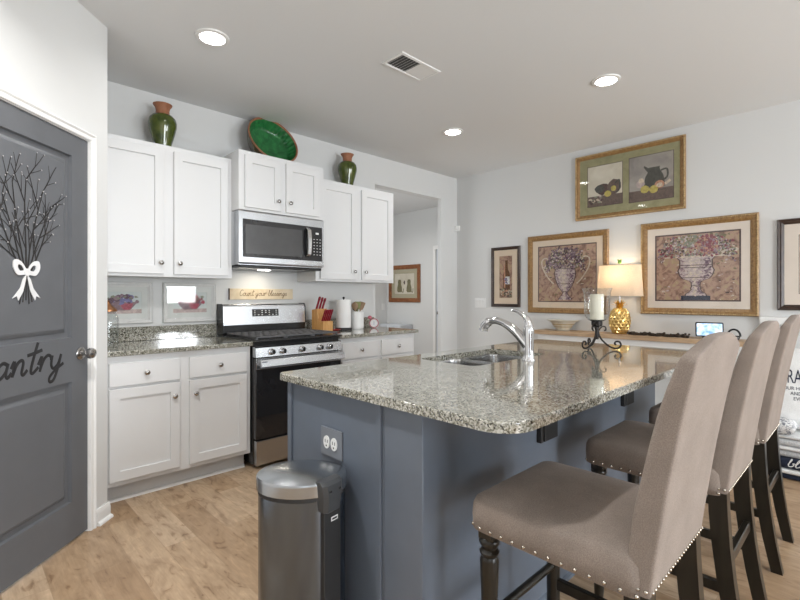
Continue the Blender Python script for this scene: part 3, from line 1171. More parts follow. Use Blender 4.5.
# ------------------------------------------------------------------ island
isl = thing('kitchen_island', 'long slate blue kitchen island cabinet under the granite top', 'kitchen island', (2.1, 1.3, 0))
IX0, IX1 = 1.030, 3.16
b = mb(ISL)
b.box(IX0, IX0 + 0.02, 1.135, 1.725, 0.0, 0.884, 0.002, 1)
b.box(IX1 - 0.02, IX1, 1.135, 1.725, 0.0, 0.884, 0.002, 1)
b.box(IX0 + 0.0205, IX1 - 0.0205, 1.705, 1.725, 0.0, 0.884)
b.box(IX0 + 0.0205, IX1 - 0.0205, 1.135, 1.150, 0.0, 0.884)
b.box(IX0 + 0.0205, IX1 - 0.0205, 1.1505, 1.7045, 0.0, 0.12)
b.build('cabinet_body', isl)
b = mb(ISL)
b.box(IX0 - 0.002, IX1 + 0.002, 0.957, 1.132, 0.0, 0.884, 0.003, 1)
b.build('knee_wall', isl)
b = mb(ISL)
b.box(IX0 - 0.009, IX0 + 0.001, 1.142, 1.165, 0.0, 0.884, 0.002, 1)
b.build('corner_trim', isl)
b = mb(ISL)
b.box(IX0 - 0.010, IX0 + 0.001, 1.700, 1.728, 0.0, 0.884, 0.002, 1)
b.build('corner_trim', isl)
b = mb(ISL)
pr = [(0, 0), (0.028, 0), (0.026, 0.012), (0.014, 0.02), (0.014, 0.10), (0.006, 0.115), (0, 0.118)]
b.loft([[(x, 0.957 - d, z) for d, z in pr] for x in (IX0, IX1)])
b.build('baseboard', isl)
for bx in (1.79, 2.68):
    b = mb(BLACKM)
    b.box(bx - 0.055, bx + 0.055, 0.935, 0.9565, 0.645, 0.882, 0.002, 1)
    b.box(bx - 0.055, bx + 0.055, 0.72, 0.94, 0.870, 0.8835, 0.002, 1)
    b.box(bx - 0.085, bx - 0.066, 0.935, 0.9565, 0.645, 0.882, 0.002, 1)
    b.build('support_bracket', isl)
# doors on the working side
for a, c in ((1.06, 1.55), (1.58, 2.07), (2.10, 2.59), (2.62, 3.13)):
    b = mb(ISL)
    b.box(a, c, 1.724, 1.744, 0.13, 0.84, 0.003, 1)
    b.build('cabinet_door', isl)

top = thing('island_countertop', 'large polished granite slab topping the island, with rounded corner and sink cutout', 'countertop', (2.1, 1.2, 0.885))
SX0, SX1, SY0, SY1 = 1.735, 2.405, 1.285, 1.650
b = mb(GRAN)
outer = rrect(1.0, 3.20, 0.628, 1.775, 0.045, 6)
# the corner facing the camera has a wide radius
outer = []
for cx_, cy_, r_, a0 in ((3.20, 1.775, .03, 0), (1.0, 1.775, .03, 90), (1.0, 0.628, .10, 180), (3.20, 0.628, .10, 270)):
    sx_ = -1 if a0 in (0, 270) else 1
    sy_ = -1 if a0 in (0, 90) else 1
    for k in range(7):
        a = R(a0 + 15 * k)
        outer.append((cx_ + sx_ * r_ + r_ * math.cos(a), cy_ + sy_ * r_ + r_ * math.sin(a)))
inner = rrect(SX0, SX1, SY0, SY1, 0.05, 6)


def off(pts, d):
    cx_ = sum(p[0] for p in pts) / len(pts)
    cy_ = sum(p[1] for p in pts) / len(pts)
    out = []
    n = len(pts)
    for i in range(n):
        t = Vector(pts[(i + 1) % n]) - Vector(pts[i - 1])
        nn = Vector((t.y, -t.x)).normalized()
        out.append((pts[i][0] - nn.x * d, pts[i][1] - nn.y * d))
    return out


e = 0.005
Ls = [[(x, y, 0.915) for x, y in inner], [(x, y, 0.915) for x, y in off(outer, e)], [(x, y, 0.915 - e * 0.3) for x, y in off(outer, e * 0.3)],
      [(x, y, 0.915 - e) for x, y in outer], [(x, y, 0.885) for x, y in outer], [(x, y, 0.885) for x, y in inner]]
# align index starts: both loops start at the far right corner and run the same way
b.loft(Ls + [Ls[0]], False, False)
b.build('slab', top, smooth=50)

# sink
sk = thing('kitchen_sink', 'double-bowl stainless undermount sink set into the island top', 'sink', (2.07, 1.46, 0.70))
for a, c in ((SX0 - 0.012, 2.055), (2.085, SX1 + 0.012)):
    b = mb(SINKM)
    L = []
    for ins, z in ((-0.012, 0.8845), (0.0, 0.8845), (0.004, 0.87), (0.010, 0.74), (0.03, 0.71), (0.09, 0.70)):
        L.append([(x, y, z) for x, y in rrect(a + ins, c - ins, SY0 - 0.012 + ins, SY1 + 0.012 - ins, 0.05, 5)])
    b.loft(L, False, True)
    bw = b.build('bowl', sk)
    b = mb(CHROME)
    b.lathe([(0.042, 0.0), (0.042, 0.003), (0.03, 0.003), (0.028, -0.004), (0.001, -0.004)], ((a + c) / 2, 1.47, 0.7012), 24)
    b.build('drain', bw)

b = mb(SINKM)
b.box(2.0545, 2.0855, SY0 - 0.01, SY1 + 0.01, 0.874, 0.8835, 0.004, 2)
b.build('divider', sk)
# faucet
fc = thing('faucet', 'chrome single-lever pull-out faucet behind the sink on the island', 'faucet', (2.10, 1.222, 0.915))
b = mb(CHROME)
b.lathe([(0.034, 0), (0.034, 0.006), (0.029, 0.012), (0.027, 0.03), (0.026, 0.12), (0.027, 0.15), (0.024, 0.17), (0.016, 0.185), (0.001, 0.19)], (2.10, 1.222, 0.9152), 28)
b.build('body', fc)
b = mb(CHROME)
pp = catmull([(2.10, 1.225, 0.985), (2.10, 1.285, 1.045), (2.10, 1.35, 1.088), (2.10, 1.415, 1.108), (2.10, 1.462, 1.10), (2.10, 1.492, 1.075), (2.10, 1.50, 1.05)], 5)
b.tube(pp, [0.027 - 0.008 * min(1, i / 12) + (0.006 if i > 19 else 0) for i in range(len(pp))], 18)
b.build('spout', fc)
b = mb(CHROME)
pp = catmull([(2.10, 1.222, 1.085), (2.10, 1.228, 1.115), (2.10, 1.252, 1.142), (2.10, 1.285, 1.160), (2.10, 1.32, 1.166)], 5)
b.tube(pp, [0.025 - 0.019 * (i / (len(pp) - 1)) ** 0.6 for i in range(len(pp))], 14)
b.build('lever', fc)

# outlet on the island end
ol = thing('outlet', 'grey-plated double outlet on the island end panel above the trash can', 'outlet', (IX0, 1.42, 0.69))
b = mb(GREYPL)
b.box(IX0 - 0.007, IX0 + 0.0, 1.355, 1.487, 0.636, 0.742, 0.003, 2)
b.build('plate', ol)
for yy in (1.400, 1.446):
    b = mb(OUTL)
    b.loft([[(xx, yy + 0.019 * math.cos(2 * math.pi * k / 20), 0.688 + 0.024 * math.sin(2 * math.pi * k / 20)) for k in range(20)] for xx in (IX0 - 0.004, IX0 - 0.0105)])
    s_ = b.build('socket', ol)
    b = mb(BLACKM)
    for q in (-0.007, 0.007):
        b.box(IX0 - 0.0112, IX0 - 0.010, yy + q - 0.0015, yy + q + 0.0015, 0.686, 0.698)
    b.box(IX0 - 0.0112, IX0 - 0.010, yy - 0.003, yy + 0.003, 0.672, 0.678)
    b.build('slot', s_)

# ------------------------------------------------------------------ trash can
tc0 = Vector((0.874, 1.383, 0))
can = thing('trash_can', 'stainless steel step trash can with domed lid beside the island end', 'trash can', tc0)
RT = Vector((0.716, -0.698, 0))
FW = Vector((0.698, 0.716, 0))


def oval(a, b_, n=40, c=tc0):
    return [c + RT * (a * math.cos(2 * math.pi * k / n)) + FW * (b_ * math.sin(2 * math.pi * k / n)) for k in range(n)]


def olift(pts, z):
    return [(p.x, p.y, z) for p in pts]


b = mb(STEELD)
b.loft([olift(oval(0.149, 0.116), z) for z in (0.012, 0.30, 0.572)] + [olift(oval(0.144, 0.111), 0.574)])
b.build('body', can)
b = mb(BLACKM)
b.loft([olift(oval(0.152, 0.119), 0.0), olift(oval(0.152, 0.119), 0.016)])
b.build('base_ring', can)
b = mb(BLACKM)
b.loft([olift(oval(0.150, 0.117), 0.572), olift(oval(0.150, 0.117), 0.587)])
b.build('rim', can)
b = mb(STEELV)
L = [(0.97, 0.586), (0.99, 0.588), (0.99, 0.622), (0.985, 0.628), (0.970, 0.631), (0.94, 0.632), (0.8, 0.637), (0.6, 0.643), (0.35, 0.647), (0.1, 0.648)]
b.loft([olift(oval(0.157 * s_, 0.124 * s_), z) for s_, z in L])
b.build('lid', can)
hd = (RT * 0.80 - FW * 0.60).normalized()
ht = Vector((-hd.y, hd.x, 0))
ctr = tc0


def fh(u, v, d):
    p = ctr + ht * u + hd * d
    return (p.x, p.y, v)


b = mb(DGREY)
L = []
for v, hw, dp_ in ((0.535, 0.028, 0.148), (0.540, 0.036, 0.154), (0.57, 0.040, 0.159), (0.606, 0.043, 0.161), (0.628, 0.045, 0.158), (0.638, 0.043, 0.146)):
    L.append([fh(-hw, v, 0.115), fh(-hw, v, dp_ - 0.012), fh(-hw * 0.7, v, dp_), fh(hw * 0.7, v, dp_), fh(hw, v, dp_ - 0.012), fh(hw, v, 0.115)])
b.loft(L)
hg = b.build('hinge_cover', can, smooth=30)
b = mb(BLACK)
b.box(-0.026, -0.016, 0.606, 0.612, 0.140, 0.1630, 0.001, 1, f=fh)
b.build('hinge_pin', hg)
b = mb(BLACK)
b.box(0.016, 0.026, 0.606, 0.612, 0.140, 0.1630, 0.001, 1, f=fh)
b.build('hinge_pin', hg)
b = mb(BLACKM)
b.box(-0.030, 0.045, 0.012, 0.545, 0.115, 0.1415, 0.002, 1, f=fh)
b.build('back_strip', can)
b = mb(OUTL)
b.box(0.000, 0.030, 0.500, 0.514, 0.1412, 0.1425, f=fh)
lb_ = b.build('maker_tag', can)
b = mb(BLACKM)
b.box(0.004, 0.026, 0.504, 0.510, 0.1424, 0.1430, f=fh)
b.build('tag_print', lb_)

# ------------------------------------------------------------------ stools (local frame: x across, y towards the island, origin on the floor)
st = thing('counter_stool', 'taupe upholstered counter stool nearest the viewer, at the island corner', 'stool', (0, 0, 0), 'taupe counter stools along the island')
Y0 = 0.56


def ly(y):
    return y - Y0


# seat
b = mb(UPH)
L = []
for z, i in ((0.560, 0.004), (0.563, 0.0), (0.600, -0.002), (0.632, 0.0), (0.648, 0.006), (0.657, 0.018), (0.663, 0.05), (0.668, 0.12), (0.670, 0.19)):
    q = rrect(-0.226 + i, 0.226 - i, ly(0.352) + i, ly(0.834) - i, max(0.040 - i * 0.2, 0.010), 5)
    L.append([(x, y, z) for x, y in q])
b.loft(L)
seat = b.build('seat', st, smooth=60)
per = [(-0.2265, ly(0.368) + 0.0352 * k, 0) for k in range(13)] + [(0.2265, ly(0.368) + 0.0352 * k, 0) for k in range(13)] + [(-0.187 + 0.034 * k, ly(0.8345), 0) for k in range(12)] + [(sg * 0.2155, ly(0.823), 0) for sg in (-1, 1)]


def nail(parent, p, r, proto=[]):
    if not proto:
        bb = mb(NAIL)
        bb.ball((0, 0, 0), 0.005, (1, 1, 1), 8, 6)
        o = bb.build('nailhead', parent, smooth=80)
        proto.append(o.data)
    else:
        o = bpy.data.objects.new('nailhead', proto[0])
        C.objects.link(o)
        o.parent = parent
    o.location = p
    o.scale = (r / 0.005,) * 3


for x, y, _ in per:
    nail(seat, (x, y, 0.573), 0.0052)
# back
zz_ = [0.575, 0.64, 0.75, 0.83, 0.92, 0.97, 1.03, 1.12, 1.16]
yfr = [0.397, 0.393, 0.381, 0.364, 0.345, 0.333, 0.316, 0.284, 0.270]
yre = [0.343, 0.335, 0.319, 0.307, 0.291, 0.282, 0.270, 0.250, 0.240]


def lerp(z, ys):
    z = min(max(z, zz_[0]), zz_[-1])
    for k in range(len(zz_) - 1):
        if z <= zz_[k + 1]:
            t = (z - zz_[k]) / (zz_[k + 1] - zz_[k])
            return ys[k] * (1 - t) + ys[k + 1] * t
    return ys[-1]


outl = []
hw, zb, zt = 0.217, 0.572, 1.118
for k in range(15):
    outl.append((hw, zb + (zt - 0.02 - zb) * k / 14))
for k in range(1, 5):
    a = R(18 * k)
    outl.append((hw - 0.02 + 0.02 * math.cos(a), zt - 0.02 + 0.02 * math.sin(a)))
for k in range(13):
    x = 0.188 - 0.376 * k / 12
    outl.append((x, zt + 0.034 * (1 - min(1, max(0, (abs(x) - 0.05) / 0.145)) ** 1.3)))
for k in range(4, 0, -1):
    a = R(18 * k)
    outl.append((-(hw - 0.02 + 0.02 * math.cos(a)), zt - 0.02 + 0.02 * math.sin(a)))
for k in range(15):
    outl.append((-hw, zt - 0.02 + (zb - zt + 0.02) * k / 14))
for k in range(1, 10):
    outl.append((-hw + 2 * hw * k / 10, zb))
czb = 0.86
b = mb(UPH)
L = []
for t, sc, bul in ((0, 0.02, 0), (0, 0.35, 0), (0, 0.65, 0), (0, 0.85, 0), (0, 0.975, 0), (0.04, 0.992, 0), (0.13, 1.0, 0), (0.75, 1.0, 0), (0.92, 0.992, 0), (1.0, 0.965, 0), (1.0, 0.85, 0.006), (1.0, 0.65, 0.012), (1.0, 0.35, 0.016), (1.0, 0.02, 0.017)):
    lp = []
    for x, z in outl:
        # shrink towards the middle by the same margin on all sides
        m_ = (1 - sc) * hw
        kx = (hw - m_) / hw
        kz = 1 - m_ / 0.29 if m_ < 0.28 else 0.03
        px, pz = x * kx, czb + (z - czb) * kz
        y = lerp(pz, yre) * (1 - t) + lerp(pz, yfr) * t + bul
        lp.append((px, ly(y), pz))
    L.append(lp)
b.loft(L)
back = b.build('backrest', st, smooth=60)
for k in range(24):
    x = -0.207 + 0.414 * k / 23
    nail(back, (x, ly(lerp(0.585, yre) - 0.0005), 0.584), 0.0042)
for y in (0.352, 0.368, 0.384):
    for sx_ in (-1, 1):
        nail(back, (sx_ * 0.2172, ly(y), 0.586), 0.005)
# rear legs
for sx_ in (-1, 1):
    b = mb(ESP)
    L = []
    for z, yc, ty, tx in ((0.60, 0.374, 0.054, 0.045), (0.50, 0.371, 0.055, 0.045), (0.40, 0.364, 0.053, 0.044), (0.28, 0.351, 0.050, 0.042), (0.15, 0.332, 0.046, 0.040), (0.05, 0.313, 0.043, 0.038), (0.0, 0.303, 0.041, 0.037)):
        xc = sx_ * (0.192)
        L.append([(xc - tx / 2, ly(yc - ty / 2), z), (xc + tx / 2, ly(yc - ty / 2), z), (xc + tx / 2, ly(yc + ty / 2), z), (xc - tx / 2, ly(yc + ty / 2), z)])
    b.loft(L)
    b.build('rear_leg', st, smooth=30)
    b = mb(ESP)
    b.box(sx_ * 0.192 - 0.024, sx_ * 0.192 + 0.024, ly(0.782) - 0.024, ly(0.782) + 0.024, 0.535, 0.561, 0.003, 1)
    b.lathe([(0.014, 0.0), (0.017, 0.02), (0.019, 0.05), (0.022, 0.10), (0.016, 0.115), (0.024, 0.13), (0.026, 0.145), (0.022, 0.16), (0.0225, 0.20), (0.0225, 0.30), (0.0235, 0.36), (0.0265, 0.44), (0.0275, 0.475),
             (0.022, 0.486), (0.028, 0.494), (0.029, 0.500), (0.022, 0.508), (0.023, 0.514), (0.029, 0.522), (0.031, 0.530), (0.028, 0.538), (0.020, 0.545)], (sx_ * 0.192, ly(0.782), 0.0), 20)
    b.build('front_leg', st)
    b = mb(ESP)
    b.box(sx_ * 0.192 - 0.011, sx_ * 0.192 + 0.011, ly(0.355), ly(0.770), 0.225, 0.262, 0.003, 1)
    b.build('side_stretcher', st)
b = mb(ESP)
b.cyl((-0.19, ly(0.782), 0.305), (0.19, ly(0.782), 0.305), 0.013)
b.build('foot_rail', st)
b = mb(ESP)
b.box(-0.185, 0.185, ly(0.340), ly(0.362), 0.315, 0.352, 0.003, 1)
b.build('rear_stretcher', st)
st.location = (1.317, Y0, 0)
dup(st, (2.085, Y0, 0), 'taupe upholstered counter stool in the middle of the three at the island')
dup(st, (2.852, Y0, 0), 'taupe upholstered counter stool farthest from the viewer, beside the stacked bedding')


# ------------------------------------------------------------------ pictures
def fe(yc, zc):
    return lambda u, v, d: (XR - d, yc - u, zc + v)


def fn(xc, zc):
    return lambda u, v, d: (xc + u, YK - d, zc + v)


def ring(bb, f, w_, h_, prof):
    L = []
    for i, d in prof:
        a, c = w_ / 2 - i, h_ / 2 - i
        L.append([f(-a, -c, d), f(a, -c, d), f(a, c, d), f(-a, c, d)])
    bb.loft(L, False, False)


def rect(bb, f, u0, u1, v0, v1, d):
    return bb.poly([f(u0, v0, d), f(u1, v0, d), f(u1, v1, d), f(u0, v1, d)])


def picture(label, f, w_, h_, fmat, fw_, mats, art, group=None, beads=None, depth=0.028, name='framed_picture', bev=True, pane=True):
    root = thing(name, label, 'picture', f(0, 0, 0), group)
    bb = mb(fmat)
    ring(bb, f, w_, h_, [(0, 0), (0, depth * 0.7), (fw_ * 0.15, depth), (fw_ * 0.4, depth * 0.82), (fw_ * 0.6, depth * 0.86), (fw_ * 0.85, depth * 0.6), (fw_, depth * 0.45), (fw_, 0.004)])
    fo = bb.build('frame', root, smooth=30)
    if beads:
        bb = mb(GOLDD)
        step = beads
        r = step * 0.52
        n1, n2 = int(w_ / step), int(h_ / step)
        o = fw_ * 0.18
        for k in range(n1):
            u = -w_ / 2 + o + (w_ - 2 * o) * (k + 0.5) / n1
            for v in (h_ / 2 - o, -h_ / 2 + o):
                bb.ball(f(u, v, depth * 0.97), r, (1, 1, 1), 6, 4)
        for k in range(n2):
            v = -h_ / 2 + o + (h_ - 2 * o) * (k + 0.5) / n2
            for u in (w_ / 2 - o, -w_ / 2 + o):
                bb.ball(f(u, v, depth * 0.97), r, (1, 1, 1), 6, 4)
        bb.build('beading', fo, smooth=80)
    # mat boards, outermost first: (material, inset from frame outer edge to its inner opening)
    prev = fw_ - 0.001
    d = 0.010
    for k, (mt, ins) in enumerate(mats):
        bb = mb(mt)
        ring(bb, f, w_, h_, [(prev, d), (ins, d), (ins + 0.002, d - 0.003)])
        bb.build('mat_board', root)
        prev = ins
        d -= 0.0025
    art(root, f, w_, h_, prev)
    if pane:
        bb = mb(PANE)
        ring(bb, f, w_, h_, [(fw_ - 0.001, 0.0125)])
        a, c = w_ / 2 - fw_ + 0.001, h_ / 2 - fw_ + 0.001
        rect(bb, f, -a, a, -c, c, 0.0125)
        bb.build('glazing', root)
    return root


def silh(bb, f, prof, u0, v0, s, d, k=1.0):
    """mirror-symmetric silhouette"""
    pts = [(u0 + r * s * k, v0 + z * s) for r, z in prof] + [(u0 - r * s * k, v0 + z * s) for r, z in reversed(prof)]
    # split into quads for a clean surface
    n = len(prof)
    for i in range(n - 1):
        (r0, z0), (r1, z1) = prof[i], prof[i + 1]
        bb.poly([f(u0 - r0 * s * k, v0 + z0 * s, d), f(u0 + r0 * s * k, v0 + z0 * s, d), f(u0 + r1 * s * k, v0 + z1 * s, d), f(u0 - r1 * s * k, v0 + z1 * s, d)])


def ribbon(bb, f, pts, r, d):
    pts = catmull(pts, 6)
    n = len(pts)
    for i in range(n - 1):
        t = (pts[i + 1] - pts[i])
        if t.length < 1e-7:
            continue
        t.normalize()
        nn = Vector((-t.y, t.x, 0)) * r
        a, c = pts[i], pts[i + 1]
        bb.poly([f(a.x + nn.x, a.y + nn.y, d), f(a.x - nn.x, a.y - nn.y, d), f(c.x - nn.x, c.y - nn.y, d), f(c.x + nn.x, c.y + nn.y, d)])


def art_urn(seed, tall):
    def go(root, f, w_, h_, ins):
        r = random.Random(seed)
        bb = mb(ARTB)
        a, c = w_ / 2 - ins - 0.001, h_ / 2 - ins - 0.001
        rect(bb, f, -a, a, -c, c, 0.0046)
        d = 0.0048
        # dappled leaf shadows of the background
        for k in range(110):
            bb.m(r.choice([P_CREAM, P_STONE, P_SHADE, P_OLIVE, ARTB, ARTB]))
            u, v = r.uniform(-a * .93, a * .93), r.uniform(-c * .93, c * .93)
            if r.random() < 0.75 and abs(u) < a * .5:
                continue
            bb.blob(f, u, v, r.uniform(0.005, 0.016), d, 5, 0.6, 0.6, r)
            d += 1e-6
        d = 0.0052
        s = h_
        if tall:       # wide low urn on a black plinth
            bb.m(P_NAVY)
            rect(bb, f, -0.135 * s, 0.13 * s, -c, -c + 0.045 * s, d)
            uc, base_ = 0.0, -c + 0.045 * s
            prof = [(.13, 0), (.12, .02), (.075, .045), (.05, .07), (.06, .085), (.045, .10), (.05, .15), (.07, .165), (.16, .19), (.20, .225), (.215, .26), (.225, .28), (.215, .30), (.20, .32), (.20, .40), (.235, .43), (.24, .44)]
            prof = [(q * 0.70, z * 0.93) for q, z in prof]
        else:
            uc, base_ = -0.015 * s, -c + 0.02 * s
            prof = [(.10, 0), (.09, .02), (.05, .05), (.03, .085), (.04, .10), (.09, .15), (.115, .185), (.12, .20), (.15, .26), (.165, .33), (.15, .39), (.19, .40)]
            prof = [(q * 0.80, z) for q, z in prof]
        bb.m(P_SHADE)
        silh(bb, f, [(q + .012, z) for q, z in prof], uc, base_, s, d)
        bb.m(P_STONE)
        silh(bb, f, prof, uc, base_, s, d + 1e-4)
        dq = d + 1.2e-4
        ztop = prof[-1][1]
        for k in range(520):
            zq = r.uniform(0, ztop)
            rq = next(p0[0] + (p1_[0] - p0[0]) * (zq - p0[1]) / max(1e-6, p1_[1] - p0[1]) for p0, p1_ in zip(prof, prof[1:]) if zq <= p1_[1] + 1e-9)
            xq = r.uniform(-1, 1)
            tone = xq + r.uniform(-.35, .35)
            bb.m(P_MAUVE if tone < -.75 else P_STONE if tone < -.45 else P_CREAM if tone < .05 else P_STONE if tone < .4 else P_MAUVE if tone < .75 else P_PLUM)
            bb.blob(f, uc + xq * max(0, rq - .008) * s, base_ + zq * s, r.uniform(.006, .014) * s, dq, 6, .4, .6, r)
            dq += 3e-7
        bb.m(P_SHADE)
        for zf in ((.10, .185, .29, .315) if tall else (.10, .195, .385)):
            rw = [q for q, z in prof if z <= zf * (0.93 if tall else 1) + .02][-1]
            rect(bb, f, uc - rw * s, uc + rw * s, base_ + zf * s, base_ + (zf + .007) * s, d + 4e-4)
        topz = base_ + prof[-1][1] * s
        if tall:
            bb.m(P_CREAM)
            rect(bb, f, uc - .29 * s, uc + .27 * s, topz - .008 * s, topz + .006 * s, d + 5e-4)
        else:
            bb.m(P_CREAM)
            for sg in (-1, 1):
                ribbon(bb, f, [(uc + sg * .15 * s, base_ + .20 * s), (uc + sg * .22 * s, base_ + .27 * s), (uc + sg * .30 * s, base_ + .40 * s), (uc + sg * .31 * s, base_ + .50 * s), (uc + sg * .25 * s, base_ + .53 * s), (uc + sg * .20 * s, base_ + .47 * s)], .008 * s, d + 5e-4)
        # bouquet
        dd = d + 6e-4
        wid = .30 if tall else .27
        cols = [P_MAUVE, P_PLUM, P_STONE, P_CREAM, P_SHADE, P_SHADE, P_SAGE, P_OLIVE, P_MAUVE] + ([P_WINE, P_WINE, P_SAGE] if tall else [P_PLUM, P_PLUM])
        for k in range(900):
            an = r.uniform(0, math.pi)
            q = math.sqrt(r.random())
            u = uc + math.cos(an) * q * wid * s * (1.25 if tall else 1.0)
            v = topz + math.sin(an) * q * (.30 if tall else .30) * s - (.07 * s * r.random() if q > .75 else 0)
            if v > c * .95 or abs(u) > a * .95:
                continue
            mt = r.choice(cols)
            if tall and (u - .10 * s) ** 2 + (v - topz - .12 * s) ** 2 < (.10 * s) ** 2:
                mt = r.choice([P_WINE, P_WINE, P_MAUVE, P_PEACH])
            elif tall and (u + .05 * s) ** 2 + (v - topz - .20 * s) ** 2 < (.10 * s) ** 2:
                mt = r.choice([P_SAGE, P_SAGE, P_OLIVE, P_STONE])
            bb.m(mt)
            bb.blob(f, u, v, r.uniform(.004, .015) * s, dd, 6, .5, 1.0, r)
            dd += 3e-6
        bb.build('print', root)
    return go


def art_still(root, f, w_, h_, ins):
    bb = mb(MATG)
    rect(bb, f, -w_ / 2 + 0.044, w_ / 2 - 0.044, -h_ / 2 + 0.044, h_ / 2 - 0.044, 0.0098)
    bb.build('mat_board', root)
    # two separate prints in one mat
    for uc, pw, kind in ((-0.205, 0.335, 0), (0.215, 0.375, 1)):
        r = random.Random(3 + kind)
        hh = 0.40 if kind == 0 else 0.42
        bb = mb(P_SHADE)
        rect(bb, f, uc - pw / 2 - .005, uc + pw / 2 + .005, -hh / 2 - .005, hh / 2 + .005, 0.0104)
        bb.m(ARTC if kind == 0 else ARTG)
        rect(bb, f, uc - pw / 2, uc + pw / 2, -hh / 2, hh / 2, 0.0106)
        bb.m(P_TABLE)
        rect(bb, f, uc - pw / 2, uc + pw / 2, -hh / 2, -hh / 2 + .10, 0.0108)
        d = 0.0110
        if kind == 0:
            bb.m(P_SHADE).blob(f, uc - .02, -.04, .07, d, 12, .1, .8, r)
            bb.m(P_PEWT).blob(f, uc - .05, -.03, .05, d + 1e-4, 12, .1, .8, r)
            bb.m(P_TABLE).blob(f, uc + .09, -.03, .065, d + 1e-4, 10, .1, 1.1, r)
            bb.m(P_PEWT)
            ribbon(bb, f, [(uc + .10, .0), (uc + .14, .03), (uc + .14, -.06), (uc + .11, -.09)], .006, d + 2e-4)
            bb.m(P_LEMON)
            bb.blob(f, uc + .03, -.09, .034, d + 2e-4, 12, .06, .9, r)
            bb.blob(f, uc + .085, -.045, .026, d + 3e-4, 12, .06, 1.0, r)
            for k in range(26):
                bb.m(r.choice([P_CREAM, P_STONE, P_SAGE, P_SHADE]))
                bb.blob(f, uc - .09 + r.uniform(-.06, .06), -.13 + r.uniform(-.035, .03), r.uniform(.008, .02), d + 4e-4 + k * 1e-5, 6, .4, .7, r)
        else:
            bb.m(P_PEWT)
            silh(bb, f, [(.085, 0), (.088, .04), (.075, .11), (.05, .155), (.045, .18), (.05, .19)], uc + .03, -.10, 1.0, d)
            bb.poly([f(uc - .01, .08, d), f(uc - .055, .115, d), f(uc - .06, .10, d), f(uc - .02, .04, d)])
            ribbon(bb, f, [(uc + .085, .05), (uc + .135, .055), (uc + .14, -.01), (uc + .11, -.04)], .008, d + 1e-4)
            bb.m(P_STONE).blob(f, uc - .09, -.05, .04, d + 2e-4, 12, .1, .9, r)
            bb.m(P_CREAM).blob(f, uc - .08, -.02, .025, d + 3e-4, 12, .1, .9, r)
            bb.m(P_LEMON).blob(f, uc - .05, -.105, .038, d + 4e-4, 14, .05, .95, r)
            bb.blob(f, uc + .025, -.115, .038, d + 5e-4, 14, .05, .95, r)
            bb.m(P_PEACH).blob(f, uc + .075, -.075, .042, d + 4.5e-4, 14, .05, .85, r)
            bb.m(P_CREAM).blob(f, uc + .075, -.082, .028, d + 5.5e-4, 12, .1, .7, r)
            bb.m(P_CREAM)
            ribbon(bb, f, [(uc + .12, -.08), (uc + .165, -.05)], .012, d + 5e-4)
        bb.build('print', root)


def art_bottle(root, f, w_, h_, ins):
    r = random.Random(9)
    bb = mb(ARTB)
    a, c = w_ / 2 - ins, h_ / 2 - ins
    rect(bb, f, -a, a, -c, c, 0.0052)
    bb.m(P_DKBR)
    silh(bb, f, [(.045, 0), (.047, .02), (.047, .17), (.036, .21), (.018, .25), (.016, .33), (.019, .335), (.019, .35)], .01, -c + .09, 1.0, 0.0056)
    bb.m(P_PEACH)
    silh(bb, f, [(.010, .03), (.010, .19), (.004, .30)], -.015, -c + .09, 1.0, 0.0058)
    bb.m(P_WHITE)
    rect(bb, f, -.005, .052, -c + .16, -c + .25, 0.006)
    for k in range(14):
        bb.m(r.choice([P_BLUE, P_PLUM]))
        bb.blob(f, .0 + r.uniform(-.015, .02), -c + .20 + r.uniform(-.03, .035), .009, 0.0062 + k * 1e-5, 7, .15, 1, r)
    for k in range(60):
        bb.m(r.choice([P_OLIVE, P_CREAM, P_SHADE, P_SAGE, P_PEACH]))
        bb.blob(f, r.uniform(-.07, .08), -c + r.uniform(.02, .11), r.uniform(.008, .016), 0.0064 + k * 1e-5, 7, .3, .8, r)
    bb.build('print', root)


def art_rose(root, f, w_, h_, ins):
    bb = mb(ARTR)
    a, c = w_ / 2 - ins, h_ / 2 - ins
    rect(bb, f, -a, a, -c, c, 0.0052)
    r = random.Random(4)
    for k in range(90):
        bb.m(r.choice([P_WINE, P_PEACH, P_SHADE, P_OLIVE]))
        bb.blob(f, r.uniform(-a * .8, a * .8), r.uniform(-c * .8, c * .6), r.uniform(.01, .03), 0.0054 + k * 1e-5, 7, .3, 1, r)
    bb.build('print', root)


def art_fruit(seed, cols):
    def go(root, f, w_, h_, ins):
        r = random.Random(seed)
        bb = mb(ARTW)
        a, c = w_ / 2 - ins, h_ / 2 - ins
        rect(bb, f, -a, a, -c, c, 0.0052)
        bb.m(P_STONE)
        rect(bb, f, -a, a, -c, -c + .03, 0.0053)
        bb.m(P_MAUVE)
        silh(bb, f, [(.045, 0), (.06, .01), (.085, .04), (.10, .06)], 0, -.055, 1.0, 0.0056)
        bb.m(P_RED)
        silh(bb, f, [(.02, .005), (.035, .03), (.04, .05)], .03, -.055, 1.0, 0.0058)
        for k in range(60):
            bb.m(r.choice(cols))
            an, q = r.uniform(0, math.pi), math.sqrt(r.random())
            bb.blob(f, math.cos(an) * q * .10, .0 + math.sin(an) * q * .055, r.uniform(.010, .018), 0.006 + k * 1e-5, 8, .12, 1, r)
        bb.m(P_SAGE)
        for k in range(6):
            bb.blob(f, -.09 + .036 * k, .03 + .012 * (k % 2), .014, 0.0068 + k * 1e-5, 5, .4, .6, r)
        bb.build('print', root)
    return go


